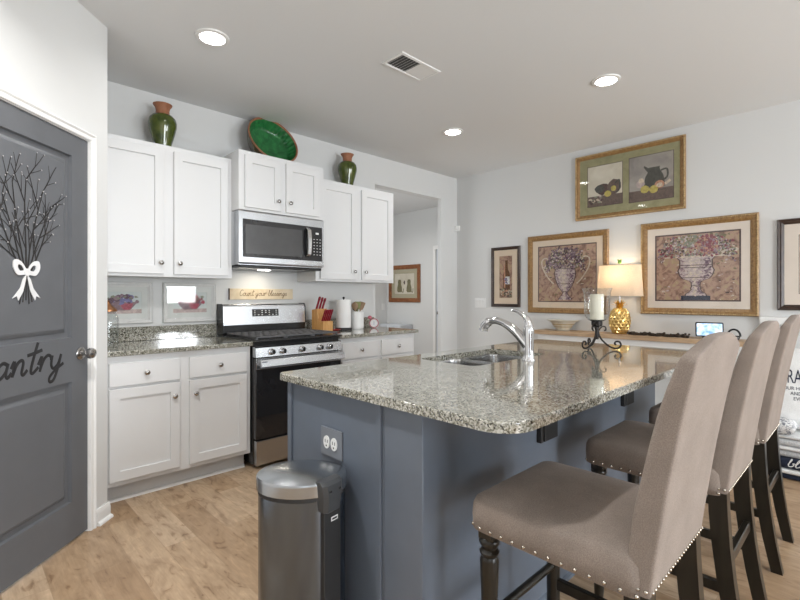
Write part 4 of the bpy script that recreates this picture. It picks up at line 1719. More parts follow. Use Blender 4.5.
def art_hall(root, f, w_, h_, ins):
    r = random.Random(8)
    bb = mb(ARTC)
    a, c = w_ / 2 - ins, h_ / 2 - ins
    rect(bb, f, -a, a, -c, c, 0.0052)
    bb.m(P_OLIVE)
    for uc, sg in ((-.12, 1), (.12, -1)):
        silh(bb, f, [(.045, 0), (.065, .03), (.06, .09), (.04, .15), (.045, .19), (.03, .23)], uc, -c + .03, 1.0, 0.0056)
        ribbon(bb, f, [(uc + .05, -c + .05), (uc + .09, -c + .03), (uc + .10, -c + .10)], .008, 0.0057)
    bb.m(P_SHADE).blob(f, 0, .02, .022, 0.0056, 8, .2, 1.6, r)
    bb.build('print', root)


GG = 'framed pictures on the picture wall'
picture('wide gold-framed pair of still-life prints in a sage mat, highest on the wall', fe(1.66, 2.340), 1.00, 0.652, GOLDF, 0.045, [], art_still, GG, 0.016)
picture('gold-framed print of a two-handled urn of purple flowers, left of the pineapple lamp', fe(2.268, 1.478), 0.885, 0.845, GOLDF, 0.058, [(MATC, 0.118), (P_SHADE, 0.128)], art_urn(11, False), GG)
picture('large beaded gold-framed print of a pedestal urn on a black plinth, right of the lamp', fe(1.086, 1.493), 0.885, 0.838, GOLDF, 0.058, [(MATP, 0.118), (P_SHADE, 0.130)], art_urn(23, True), GG, 0.014)
picture('small dark-framed print of a brown bottle, leftmost on the picture wall', fe(3.006, 1.463), 0.386, 0.702, DARKF, 0.036, [(MATC, 0.105)], art_bottle, GG)
picture('dark-framed rose-toned print cut off at the right edge of the view', fe(0.20, 1.483), 0.66, 0.706, DARKF, 0.042, [(MATP, 0.125), (P_SHADE, 0.129), (MATC, 0.142)], art_rose, GG)
KG = 'pale framed fruit prints over the backsplash'
picture('pale framed print of purple fruit, nearer the grey door, over the left counter', fn(0.875, 1.192), 0.40, 0.302, WHITEF, 0.030, [(WHITEF, 0.034), (MATW, 0.072), (MATT, 0.0735)], art_fruit(2, [P_BLUE, P_PLUM, P_MAUVE]), KG, depth=0.022)
picture('pale framed red fruit print beside the range, reflecting the window', fn(1.345, 1.190), 0.40, 0.305, WHITEF, 0.030, [(WHITEF, 0.034), (MATW, 0.072), (MATT, 0.0735)], art_fruit(7, [P_RED, P_PLUM, P_WINE]), KG, depth=0.022)
picture('brown wooden framed print of two olive figures on the far hall wall', lambda u, v, d: (5.88 - d, 5.92 - u, 1.462 + v), 0.80, 0.67, BROWNF, 0.075, [(MATT, 0.15)], art_hall, None)

# ------------------------------------------------------------------ sign over the range
sg = thing('wall_sign', 'narrow cream wooden sign with cursive lettering above the range', 'sign', (1.953, YK, 1.256))
fs = fn(1.953, 1.256)
b = mb(SIGNM)
b.box(-0.298, 0.298, -0.046, 0.046, 0.0, 0.018, 0.002, 1, f=fs)
b.build('board', sg)
b = mb(P_DKBR)
script(b, 'Count your blessings', lambda u, v, d: fs(u, v, 0.018 + d * 0.3), -0.215, -0.014, 0.0245, 0.0021, sx=1.12, seg=5)
b.build('lettering', sg)
b = mb(P_SHADE)
b.box(-0.300, -0.296, -0.047, 0.047, 0.0, 0.020, f=fs)
b.build('worn_edge', sg)

# ------------------------------------------------------------------ pottery on the cabinets
vp = [(0.050, 0), (0.054, 0.006), (0.060, 0.05), (0.080, 0.12), (0.092, 0.17), (0.094, 0.20), (0.088, 0.228), (0.070, 0.250), (0.052, 0.258)]
npf = [(0.052, 0.256), (0.046, 0.268), (0.044, 0.29), (0.049, 0.310), (0.061, 0.326), (0.064, 0.333), (0.058, 0.333), (0.048, 0.318), (0.041, 0.30), (0.040, 0.27), (0.040, 0.20)]
vz = thing('vase', 'green glazed vase with terracotta neck atop the left cabinet', 'vase', (1.10, 3.585, 2.2865), 'green glazed vases above the cabinets')
mb(GREENGL).lathe(vp, (1.10, 3.585, 2.2865), 36, None, None, True, False).build('body', vz)
mb(TERRA).lathe(npf, (1.10, 3.585, 2.2865), 32, None, None, False, True).build('neck', vz)
dup(vz, (2.775, 3.585, 2.2865), 'green glazed vase with terracotta neck atop the cabinet right of the microwave')

dn = Vector((0.02, -0.905, 0.425)).normalized()
du = Vector((1, 0, 0))
du = (du - dn * du.dot(dn)).normalized()
dv_ = dn.cross(du)
MD = Matrix((du, dv_, dn)).transposed()
dc = Vector((1.955, 3.535, 2.552))
bw = thing('serving_bowl', 'wide emerald ribbed bowl with terracotta rim leaning above the microwave cabinet', 'bowl', dc)
RB = 0.228
b = mb(BROWNGL)
b.lathe([(0.095, -0.150), (0.11, -0.148), (0.185, -0.105), (0.218, -0.04), (0.225, 0.0)], dc, 56, MD, None, True, False)
b.build('outer_wall', bw)
b = MB()
b.m(GREENB)
n_ = 192
L = []
for r_, z_, rib in ((0.214, 0.0, 0.0), (0.209, -0.010, 0.001), (0.199, -0.034, 0.003), (0.188, -0.060, 0.003), (0.179, -0.078, 0.0), (0.172, -0.086, 0.0), (0.158, -0.092, 0.0015), (0.12, -0.112, 0.002), (0.06, -0.124, 0.0), (0.002, -0.127, 0.0)):
    lp = []
    for k in range(n_):
        a = 2 * math.pi * k / n_
        q = r_ + rib * 1.6 * math.cos(a * 32)
        lp.append(dc + MD @ Vector((q * math.cos(a), q * math.sin(a), z_)))
    L.append(lp)
b.loft(L, False, True)
b.build('inner_glaze', bw, smooth=60)
b = mb(TERRA)
b.lathe([(0.222, -0.004), (0.228, 0.002), (0.228, 0.008), (0.222, 0.012), (0.216, 0.010), (0.213, 0.0)], dc, 56, MD, None, False, False)
b.build('rim', bw)

# ------------------------------------------------------------------ things on the counters
# glass jar
jx, jy = 0.712, 3.37
j = thing('glass_jar', 'clear glass jar with copper lid half hidden behind the wall corner', 'jar', (jx, jy, 0.9155))
b = mb(CLEARG)
b.lathe([(0.056, 0), (0.060, 0.01), (0.062, 0.12), (0.060, 0.185), (0.048, 0.215), (0.043, 0.225), (0.040, 0.225), (0.045, 0.212), (0.056, 0.183), (0.058, 0.12), (0.056, 0.014), (0.001, 0.012)], (jx, jy, 0.9155), 32)
b.build('vessel', j)
b = mb(COPPER)
b.lathe([(0.048, 0.226), (0.052, 0.228), (0.052, 0.238), (0.040, 0.250), (0.020, 0.268), (0.010, 0.285), (0.012, 0.295), (0.001, 0.30)], (jx, jy, 0.9155), 28)
b.build('lid', j)

# knife block
kb = thing('knife_block', 'bamboo knife block on the counter right of the range', 'knife block', (2.415, 3.46, 0.9155))
b = mb(BAMB)
kx0, kx1 = 2.362, 2.468
fpr = [(3.40, 0.9158), (3.575, 0.9158), (3.575, 1.115), (3.495, 1.125), (3.470, 1.015), (3.40, 1.015)]
b.loft([[(x, y, z) for y, z in fpr] for x in (kx0, kx1)])
b.build('block', kb, smooth=20)
kn0 = None
hk = (Vector((0, -0.45, 0.89))).normalized()


def knife(px, py, pz, ln, label, r=0.0085):
    t = thing('kitchen_knife', label, 'knife', (px, py, pz), 'red-handled knives in the block')
    bb = mb(REDH)
    p0 = Vector((px, py, pz))
    MM = hk.to_track_quat('Z', 'Y').to_matrix()
    L = []
    for s_, k in ((0.0, 0.85), (0.1, 1.0), (0.5, 0.9), (0.85, 1.1), (1.0, 0.9)):
        q = []
        for a in range(10):
            an = 2 * math.pi * a / 10
            q.append(p0 + MM @ Vector((r * 1.35 * k * math.cos(an), r * k * math.sin(an), ln * s_)))
        L.append(q)
    bb.loft(L)
    bb.build('handle', t)
    bb = mb(CHROME)
    bb.cyl(p0 - hk * 0.02, p0 + hk * 0.002, 0.006, 0.006, 8)
    bb.build('bolster', t)


names_ = ['red-handled knife at the back left of the bamboo block', 'red-handled knife in the back middle of the bamboo block', 'red-handled knife at the back right of the bamboo block']
for k in range(3):
    knife(2.384 + 0.032 * k, 3.535, 1.1215, 0.125 - 0.008 * k, names_[k])
nm = ['leftmost of the five short red handles in the block front row', 'second from left short red handle in the block front row', 'middle short red handle in the block front row', 'fourth from left short red handle in the block front row', 'rightmost of the five short red handles in the block front row']
for k in range(5):
    knife(2.377 + 0.0195 * k, 3.435, 1.0165, 0.115, nm[k], 0.0065)

# red tin and flat red dish
rt_ = thing('tea_tin', 'small red tin box beside the knife block on the counter', 'tin', (2.515, 3.60, 0.9155))
mb(REDB).box(2.49, 2.555, 3.565, 3.63, 0.9158, 0.985, 0.004, 2).build('box', rt_)
mb(BLACKM).box(2.488, 2.557, 3.563, 3.632, 0.985, 1.000, 0.003, 1).build('lid', rt_)
sp_ = thing('spoon_rest', 'flat red dish lying in front of the red tin on the counter', 'dish', (2.54, 3.46, 0.9155))
b = mb(REDB)
b.lathe([(0.03, 0), (0.048, 0.008), (0.058, 0.018), (0.055, 0.019), (0.045, 0.011), (0.001, 0.006)], (0, 0, 0), 24, Matrix.Diagonal((1.1, 0.8, 1)), lambda x, y, z: (2.535 + x, 3.462 + y, 0.9158 + z))
b.build('dish', sp_)
# paper towel
pt = thing('paper_towel_roll', 'white paper towel roll on a black upright holder', 'paper towels', (2.712, 3.56, 0.9155))
mb(BLACKM).lathe([(0.078, 0), (0.08, 0.004), (0.078, 0.016), (0.03, 0.02), (0.001, 0.02)], (2.712, 3.56, 0.9158), 28).build('holder_base', pt)
mb(PAPER).lathe([(0.068, 0), (0.070, 0.004), (0.070, 0.262), (0.068, 0.266), (0.022, 0.266), (0.020, 0.262), (0.020, 0.0)], (2.712, 3.56, 0.938), 36, None, None, False, False).build('roll', pt)
b = mb(BLACKM)
b.cyl((2.712, 3.56, 0.93), (2.712, 3.56, 1.215), 0.006)
b.ball((2.712, 3.56, 1.222), 0.012)
b.build('holder_post', pt)
# crock and utensils
cx_, cy_ = 2.905, 3.60
ck = thing('utensil_crock', 'white ceramic crock full of cooking utensils', 'crock', (cx_, cy_, 0.9155))
mb(CERAM).lathe([(0.064, 0), (0.069, 0.006), (0.071, 0.03), (0.071, 0.150), (0.074, 0.160), (0.074, 0.172), (0.068, 0.172), (0.065, 0.15), (0.064, 0.02), (0.001, 0.015)], (cx_, cy_, 0.9158), 32).build('crock', ck)


def utensil(name, label, dx, dy, kind, mat, ln, hd_):
    p0 = Vector((cx_ - dx * 0.35, cy_ - dy * 0.35, 0.9335))
    p1 = Vector((cx_ + dx, cy_ + dy, 0.9335 + ln))
    t = thing(name, label, 'utensil', p0, 'utensils standing in the white crock')
    dr = (p1 - p0).normalized()
    bb = mb(mat)
    bb.cyl(p0, p1, 0.006, 0.007, 10)
    bb.build('handle', t)
    bb = mb(mat)
    MM = dr.to_track_quat('Z', 'Y').to_matrix()
    # head turned so its broad face looks at the room
    xax = Vector((0.7, -0.7, 0))
    xax = (xax - dr * xax.dot(dr)).normalized()
    yax = dr.cross(xax)
    L = []
    if kind == 'spoon':
        pr_ = [(0.0, 0.008), (0.15, 0.020), (0.4, 0.032), (0.65, 0.033), (0.88, 0.022), (1.0, 0.006)]
    else:
        pr_ = [(0.0, 0.008), (0.12, 0.022), (0.3, 0.026), (0.9, 0.032), (1.0, 0.030)]
    for s_, hw_ in pr_:
        c_ = p1 + dr * (hd_ * s_ - 0.01)
        L.append([c_ + xax * (hw_ * math.cos(a * math.pi / 5)) + yax * (0.006 * math.sin(a * math.pi / 5)) for a in range(10)])
    bb.loft(L)
    bb.build('head', t)


GRU = pm('green_silicone', (0.22, 0.24, 0.08), 0.5, var=0.1)
utensil('wooden_spoon', 'broad wooden spoon leaning left in the white crock', -0.035, -0.02, 'spoon', WOODT, 0.175, 0.085)
utensil('slotted_spoon', 'black spoon in the middle of the white crock', 0.002, 0.02, 'spoon', BLACKM, 0.165, 0.05)
utensil('spatula', 'olive green spatula in the white crock', 0.018, 0.01, 'spatula', GRU, 0.18, 0.08)
utensil('wooden_turner', 'wooden turner leaning right in the white crock', 0.045, -0.005, 'spatula', WOODT, 0.175, 0.085)
# round clock
kc = thing('kitchen_timer', 'small round pink-rimmed dial timer right of the white crock', 'timer', (3.085, 3.56, 0.9155))
MC = Matrix(((S, 0, -S), (-S, 0, -S), (0, 1, 0)))
q0 = Vector((3.085, 3.545, 0.9155 + 0.049))
b = mb(PINK)
b.lathe([(0.001, -0.03), (0.040, -0.03), (0.047, -0.02), (0.047, 0.004), (0.042, 0.008), (0.040, 0.004), (0.001, 0.004)], q0, 32, MC)
b.build('case', kc)
b = mb(CERAM)
b.lathe([(0.039, 0.004), (0.038, 0.006), (0.001, 0.006)], q0, 32, MC, None, False, True)
b.build('dial', kc)
b = mb(P_BLUE)
for k in range(12):
    a = k * math.pi / 6
    b.cyl(q0 + MC @ Vector((0.030 * math.cos(a), 0.030 * math.sin(a), 0.005)), q0 + MC @ Vector((0.034 * math.cos(a), 0.034 * math.sin(a), 0.0065)), 0.0015, 0.0015, 6)
b.tube([q0 + MC @ Vector((0, -0.02, 0.0075)), q0 + MC @ Vector((0, 0.022, 0.0075))], 0.002, 6)
b.build('dial_marks', kc)
b = mb(PINK)
b.ball(q0 + Vector((-0.03, 0.03, 0.058)), 0.022, (1, 1, 0.9))
b.build('bell', kc)

# ------------------------------------------------------------------ hurricane candle holder on the island
hx, hy, hz = 2.842, 1.187, 0.9152
hc = thing('candle_holder', 'black wrought iron candle holder with glass hurricane on the island', 'candle holder', (hx, hy, hz))
b = mb(WROUGHT)
for k in range(3):
    a = R(45.7 + 120 * k)
    dx, dy = math.cos(a), math.sin(a)
    prof2 = [(0.006, 0.135), (0.008, 0.10), (0.022, 0.062), (0.055, 0.025), (0.085, 0.010), (0.108, 0.014), (0.118, 0.032), (0.110, 0.050), (0.094, 0.050), (0.088, 0.038), (0.096, 0.031)]
    b.tube([(hx + dx * q.x * 1.13, hy + dy * q.x * 1.13, hz + q.y) for q in catmull(prof2, 5)], 0.0055, 8)
b.build('scroll_legs', hc)
b = mb(WROUGHT)
for k in range(3):
    a = R(45.7 + 120 * k + 10)
    dx, dy = math.cos(a), math.sin(a)
    prof2 = [(0.006, 0.085), (0.012, 0.115), (0.030, 0.138), (0.048, 0.135), (0.050, 0.118), (0.040, 0.114)]
    b.tube([(hx + dx * q.x, hy + dy * q.x, hz + q.y) for q in catmull(prof2, 5)], 0.004, 8)
b.lathe([(0.010, 0.06), (0.012, 0.10), (0.010, 0.135), (0.028, 0.142), (0.032, 0.150), (0.032, 0.172), (0.044, 0.176), (0.044, 0.180), (0.001, 0.180)], (hx, hy, hz), 20)
b.build('stem_cup', hc)
b = mb(CLEARG)
b.lathe([(0.026, 0.168), (0.050, 0.176), (0.068, 0.198), (0.074, 0.235), (0.074, 0.30), (0.078, 0.345), (0.088, 0.372), (0.085, 0.373), (0.0755, 0.346), (0.0715, 0.30), (0.0715, 0.236), (0.066, 0.20), (0.049, 0.179), (0.026, 0.1705)], (hx, hy, hz), 40, None, None, False, False)
b.build('hurricane_glass', hc)
cdl = thing('pillar_candle', 'cream pillar candle inside the glass hurricane on the island', 'candle', (hx, hy, hz + 0.1805))
b = mb(WAXM)
b.lathe([(0.039, 0), (0.040, 0.004), (0.040, 0.150), (0.037, 0.155), (0.020, 0.150), (0.001, 0.148)], (hx, hy, hz + 0.1805), 28)
b.build('wax', cdl)
b = mb(BLACKM)
b.cyl((hx, hy, hz + 0.326), (hx + 0.002, hy, hz + 0.342), 0.0015, 0.001, 6)
b.build('wick', cdl)

# ------------------------------------------------------------------ console and what stands on it
CXF, CY0, CY1, CZ = 4.395, 0.70, 2.500, 0.885
co = thing('console_table', 'narrow console table with wooden top and white base under the pictures', 'table', (4.52, 1.65, 0))
mb(WOODC).box(CXF, XR - 0.005, CY0, CY1, CZ - 0.040, CZ, 0.003, 2).build('tabletop', co)
mb(TRIM).box(CXF + 0.03, XR - 0.02, CY0 + 0.03, CY1 - 0.03, CZ - 0.22, CZ - 0.0405, 0.003, 1).build('apron', co)
for yy in (CY0 + 0.03, CY1 - 0.085):
    for xx in (CXF + 0.03, XR - 0.075):
        mb(TRIM).box(xx, xx + 0.055, yy, yy + 0.055, 0.0, CZ - 0.221, 0.003, 1).build('leg', co)
mb(TRIM).box(CXF + 0.035, XR - 0.025, CY0 + 0.035, CY1 - 0.035, 0.20, 0.225, 0.003, 1).build('lower_shelf', co)

ZC = CZ + 0.0004
bo = thing('bowl', 'cream stoneware bowl with tan bands at the left end of the console', 'bowl', (4.53, 2.24, ZC))
b = MB()
b.m(PALEB)
pr = [(0.060, 0), (0.066, 0.004), (0.068, 0.012), (0.085, 0.035)]
b.lathe(pr, (4.53, 2.24, ZC), 40, None, None, True, False)
b.m(TAN).lathe([(0.085, 0.035), (0.093, 0.045)], (4.53, 2.24, ZC), 40, None, None, False, False)
b.m(PALEB).lathe([(0.093, 0.045), (0.105, 0.060)], (4.53, 2.24, ZC), 40, None, None, False, False)
b.m(TAN).lathe([(0.105, 0.060), (0.113, 0.070)], (4.53, 2.24, ZC), 40, None, None, False, False)
b.m(PALEB).lathe([(0.113, 0.070), (0.128, 0.090), (0.160, 0.103), (0.162, 0.107), (0.156, 0.107), (0.124, 0.093), (0.08, 0.035), (0.055, 0.012), (0.001, 0.010)], (4.53, 2.24, ZC), 40, None, None, False, True)
b.build('bowl_body', bo)
bo.children[0].name = 'vessel'

# pineapple lamp
lx, ly_ = 4.515, 1.672
lp_ = thing('table_lamp', 'lit table lamp with golden pineapple base and linen shade on the console', 'lamp', (lx, ly_, ZC))
b = mb(GOLDP)
# body with diamond studs
bodyp = [(0.052, 0.0), (0.058, 0.006), (0.078, 0.05), (0.088, 0.10), (0.089, 0.13), (0.082, 0.175), (0.066, 0.215), (0.048, 0.238), (0.030, 0.246)]
b.lathe(bodyp, (lx, ly_, ZC), 40)


def prad(z):
    for (r0, z0), (r1, z1) in zip(bodyp, bodyp[1:]):
        if z <= z1:
            t = (z - z0) / max(1e-6, z1 - z0)
            return r0 + (r1 - r0) * t
    return 0.03


rows = 9
for i in range(rows):
    z = 0.014 + 0.222 * i / (rows - 1)
    nst = 14
    for k in range(nst):
        a = 2 * math.pi * (k + 0.5 * (i % 2)) / nst
        rr = prad(z)
        hw_ = math.pi * rr / nst * 0.98
        hh_ = 0.0265
        er = Vector((math.cos(a), math.sin(a), 0))
        et = Vector((-math.sin(a), math.cos(a), 0))
        c_ = Vector((lx, ly_, ZC + z))
        vtop = c_ + er * (prad(min(z + hh_, 0.244)) - 0.001) + Vector((0, 0, min(hh_, 0.244 - z)))
        vbot = c_ + er * (prad(max(z - hh_, 0.0)) - 0.001) - Vector((0, 0, min(hh_, z)))
        vl = c_ + er * (rr - 0.0015) - et * hw_
        vr = c_ + er * (rr - 0.0015) + et * hw_
        ap = c_ + er * (rr + 0.010)
        V = [b.bm.verts.new(p) for p in (vtop, vr, vbot, vl, ap)]
        for q in range(4):
            b.face([V[q], V[(q + 1) % 4], V[4]])
b.build('pineapple_base', lp_, smooth=20)
b = mb(GOLDP)
for ringk, (n_, rz, out, hgt) in enumerate(((8, 0.240, 0.055, 0.038), (7, 0.244, 0.040, 0.056), (6, 0.248, 0.024, 0.070))):
    for k in range(n_):
        a = 2 * math.pi * (k + 0.4 * ringk) / n_
        er = Vector((math.cos(a), math.sin(a), 0))
        et = Vector((-math.sin(a), math.cos(a), 0))
        c_ = Vector((lx, ly_, ZC + rz))
        L = []
        for t, w_ in ((0, 0.012), (0.4, 0.015), (0.75, 0.010), (1.0, 0.001)):
            p = c_ + er * (0.012 + out * t ** 1.4) + Vector((0, 0, hgt * t))
            L.append([p - et * w_, p + er * 0.004, p + et * w_, p - er * 0.003])
        b.loft(L)
b.build('leaf_crown', lp_, smooth=30)
b = mb(NICKEL)
b.cyl((lx, ly_, ZC + 0.24), (lx, ly_, ZC + 0.655), 0.005)
b.cyl((lx, ly_, ZC + 0.40), (lx, ly_, ZC + 0.46), 0.016)
b.build('stem', lp_)
b = mb(SHADE)
zs0, zs1 = 1.238 - ZC, 1.530 - ZC
b.lathe([(0.205, zs0), (0.187, zs1)], (lx - 0.06, ly_, ZC), 56, Matrix.Diagonal((0.62, 1, 1)), None, False, False)
b.bm.verts.ensure_lookup_table()
for v in b.bm.verts:
    v.co.x += 0.06
shd = b.build('lamp_shade', lp_)
b = mb(P_CREAM)
for zc_, r_ in ((zs0 + 0.002, 0.2055), (zs1 - 0.002, 0.1875)):
    b.tube([(lx + 0.62 * r_ * math.cos(2 * math.pi * k / 48), ly_ + r_ * math.sin(2 * math.pi * k / 48), ZC + zc_) for k in range(48)], 0.0028, 6, None, True)
b.build('shade_trim', shd)
b = mb(GREENF)
b.ball((lx, ly_, ZC + 0.672), 0.018, (1, 1, 0.9))
for k in range(6):
    a = k * math.pi / 3
    b.tube([(lx, ly_, ZC + 0.675), (lx + 0.012 * math.cos(a), ly_ + 0.012 * math.sin(a), ZC + 0.69), (lx + 0.024 * math.cos(a), ly_ + 0.024 * math.sin(a), ZC + 0.70)], [0.006, 0.006, 0.001], 6)
b.build('finial', lp_)
b = mb(emat('lamp_bulb', (1.0, 0.80, 0.52), 2.0))
b.ball((lx, ly_, ZC + 0.495), 0.028)
b.build('bulb', lp_)
pl = bpy.data.lights.new('pineapple_lamp_light', 'POINT')
pl.energy = 1.9
pl.color = (1.0, 0.78, 0.50)
pl.shadow_soft_size = 0.03
plo = bpy.data.objects.new('pineapple_lamp_light', pl)
plo.location = (lx, ly_, ZC + 0.555)
C.objects.link(plo)

# dark twiggy garland
ga = thing('twig_garland', 'dark brown twiggy garland lying along the console between lamp and tablet', 'garland', (4.47, 1.32, ZC))
rg_ = random.Random(12)
b = mb(BARK)
base_pts = [(4.45 + 0.012 * math.sin(t * 1.9), 1.57 - 0.0255 * t, ZC + 0.014 + 0.004 * math.sin(t * 1.3)) for t in range(20)]
for s_ in range(4):
    pts = []
    for i, p in enumerate(base_pts):
        a = i * 1.1 + s_ * math.pi / 2
        pts.append((p[0] + 0.011 * math.cos(a), p[1], max(ZC + 0.0062, p[2] + 0.010 * math.sin(a))))
    b.tube(catmull(pts, 3), 0.006, 6)
b.build('twisted_stems', ga)
b = mb(BARK)
for p in base_pts:
    for k in range(2):
        q = (p[0] + rg_.uniform(-.02, .02), p[1] + rg_.uniform(-.012, .012), ZC + 0.012 + rg_.uniform(0, 0.022))
        b.ball(q, rg_.uniform(0.006, 0.010), (1, 1.2, 0.9), 7, 5)
b.build('seed_pods', ga)

# tablet on a stand
tb = thing('smart_display', 'small black tablet with lit blue screen standing on the console', 'tablet', (4.47, 0.955, ZC))
cT = Vector((4.47, 0.945, ZC))
vx = Vector((0.30, -0.954, 0)).normalized()     # along its width (rightwards from the room)
nx = Vector((-0.954, -0.30, 0)).normalized()    # towards the room
up_ = (Vector((0, 0, 1)) - nx * 0.18).normalized()


def ft(u, v, d):
    return tuple(cT + vx * u + up_ * v + nx * d)


b = mb(BLACK)
L = []
for ins, d in ((0.003, 0.0), (0, 0.003), (0, 0.011), (0.003, 0.014)):
    L.append([ft(u, v, d) for u, v in rrect(-0.098 + ins, 0.098 - ins, 0.020 + ins, 0.140 - ins, 0.012, 4)])
b.loft(L)
tbo = b.build('casing', tb)
b = mb(SCREEN)
b.loft([[ft(u, v, d) for u, v in rrect(-0.088, 0.088, 0.030, 0.130, 0.004, 3)] for d in (0.0138, 0.0146)])
b.build('screen', tbo)
b = mb(BLACK)
b.loft([[ft(-0.05, 0.02, 0.0), ft(0.05, 0.02, 0.0), ft(0.05, 0.09, -0.002), ft(-0.05, 0.09, -0.002)], [tuple(cT + vx * u - nx * 0.065 + Vector((0, 0, z))) for u, z in ((-0.045, 0.001), (0.045, 0.001), (0.045, 0.008), (-0.045, 0.008))]])
b.box(-0.045, 0.045, -0.003, 0.022, -0.05, 0.010, f=lambda u, v, d: tuple(cT + vx * u + nx * d + Vector((0, 0, max(v, 0.0)))))
b.build('stand', tb)

# curved black handle of a basket at the console's right end
hb = thing('basket', 'black wire basket with curved handle at the right end of the console', 'basket', (4.53, 0.79, ZC))
b = mb(BLACKM)
for rr_, z_ in ((0.032, 0.004), (0.042, 0.03)):
    b.tube([(4.53 + rr_ * math.cos(2 * math.pi * k / 24), 0.79 + rr_ * math.sin(2 * math.pi * k / 24), ZC + z_) for k in range(24)], 0.003, 6, None, True)
for k in range(12):
    a = 2 * math.pi * k / 12
    b.tube([(4.53 + 0.032 * math.cos(a), 0.79 + 0.032 * math.sin(a), ZC + 0.004), (4.53 + 0.042 * math.cos(a), 0.79 + 0.042 * math.sin(a), ZC + 0.03)], 0.002, 5)
b.build('wire_body', hb)
b = mb(BLACKM)
b.tube([(4.53, 0.79 + 0.043 * math.cos(t * math.pi / 14), ZC + 0.03 + 0.055 * math.sin(t * math.pi / 14)) for t in range(15)], 0.0075, 8)
b.build('handle', hb)

# ------------------------------------------------------------------ bedding stacked at the east wall
def cushion(bb, x0, x1, y0, y1, z0, z1, r=0.05, puff=0.02, n=5):
    L = []
    h = z1 - z0
    for t, i in ((0, .035), (0.06, .016), (.2, .004), (.5, 0), (.8, .004), (.94, .016), (1, .035)):
        L.append([(x, y, z0 + h * t) for x, y in rrect(x0 + i, x1 - i, y0 + i, y1 - i, r, n)])
    i = 0.10
    L.append([(x, y, z1 + puff) for x, y in rrect(x0 + i, x1 - i, y0 + i, y1 - i, r, n)])
    bb.loft(L)
    return bb


BG = 'bedding piled against the picture wall'
b1 = thing('floor_cushion', 'navy floor cushion with white band and white script, bottom of the bedding pile', 'cushion', (4.32, 0.1, 0), BG)
b = mb(COTN)
cushion(b, 4.05, 4.60, -0.45, 0.575, 0.0, 0.034, 0.05, 0.0)
b.build('lower_panel', b1, smooth=60)
b = mb(COTW)
cushion(b, 4.045, 4.60, -0.455, 0.580, 0.0345, 0.069, 0.05, 0.0)
b.build('white_band', b1, smooth=60)
b = mb(COTN)
cushion(b, 4.05, 4.60, -0.45, 0.575, 0.0695, 0.140, 0.05, 0.0)
nav = b.build('upper_panel', b1, smooth=60)
b = mb(COTW)
script(b, 'blessings', lambda u, v, d: (4.049 - d * 0.3, -u, v), -0.41, 0.092, 0.026, 0.0028, sx=1.7, seg=5)
b.build('script_lettering', nav)
b2 = thing('folded_quilt', 'grey and white folded quilt on top of the navy cushion', 'quilt', (4.32, 0.1, 0.141), BG)
b = mb(COTG)
cushion(b, 4.075, 4.60, -0.43, 0.560, 0.1410, 0.188, 0.04, 0.0)
b.build('lower_fold', b2, smooth=60)
b = mb(COTW)
cushion(b, 4.065, 4.60, -0.44, 0.570, 0.1885, 0.215, 0.04, 0.0)
b.build('white_fold', b2, smooth=60)
b = mb(COTG)
cushion(b, 4.075, 4.60, -0.43, 0.560, 0.2155, 0.262, 0.04, 0.0)
b.build('upper_fold', b2, smooth=60)
b3 = thing('folded_blanket', 'white folded blanket lying on the grey quilt', 'blanket', (4.33, 0.1, 0.263), BG)
b = mb(COTW)
cushion(b, 4.085, 4.60, -0.42, 0.545, 0.2630, 0.290, 0.04, 0.0)
b.build('blanket_folds', b3, smooth=60)


def pillow(root, name, mat, cen, vx_, up__, nn, w_, h_, th, n=14):
    bb = mb(mat)
    g = []
    for side in (1, -1):
        rows_ = []
        for i in range(n + 1):
            row = []
            for k in range(n + 1):
                u, v = -1 + 2 * i / n, -1 + 2 * k / n
                prof_ = ((1 - u ** 4) * (1 - v ** 4)) ** 0.5
                pinch = 1 - 0.06 * (1 - (1 - abs(u) ** 3) * 1.0) * (abs(v) < 1) * (1 - v * v) - 0
                pinchv = 1 - 0.06 * abs(v) ** 3 * (1 - u * u)
                pu = u * (1 - 0.05 * abs(u) ** 3 * (1 - v * v))
                pv = v * (1 - 0.05 * abs(v) ** 3 * (1 - u * u))
                p = cen + vx_ * (pu * w_ / 2) + up__ * (pv * h_ / 2) + nn * (side * th / 2 * prof_)
                row.append(bb.bm.verts.new(p))
            rows_.append(row)
        for i in range(n):
            for k in range(n):
                bb.face([rows_[i][k], rows_[i + 1][k], rows_[i + 1][k + 1], rows_[i][k + 1]])
    bmesh.ops.remove_doubles(bb.bm, verts=bb.bm.verts[:], dist=0.0005)
    return bb.build(name, root, smooth=60)


def text_obj(txt, size, parent, mat, place, name, ext=0.0008, sx=1.0):
    cu = bpy.data.curves.new(name, 'FONT')
    cu.body = txt
    cu.size = size
    cu.align_x = 'CENTER'
    cu.extrude = ext
    to = bpy.data.objects.new(name, cu)
    C.objects.link(to)
    dg = bpy.context.evaluated_depsgraph_get()
    me = bpy.data.meshes.new_from_object(to.evaluated_get(dg))
    bpy.data.objects.remove(to)
    bpy.data.curves.remove(cu)
    offp = Vector((0, 0, 0))
    p = parent
    while p is not None:
        offp += p.location
        p = p.parent
    for v in me.vertices:
        v.co = Vector(place(v.co.x * sx, v.co.y, v.co.z)) - offp
    me.materials.clear()
    me.materials.append(mat)
    o = bpy.data.objects.new(name, me)
    C.objects.link(o)
    o.parent = parent
    return o


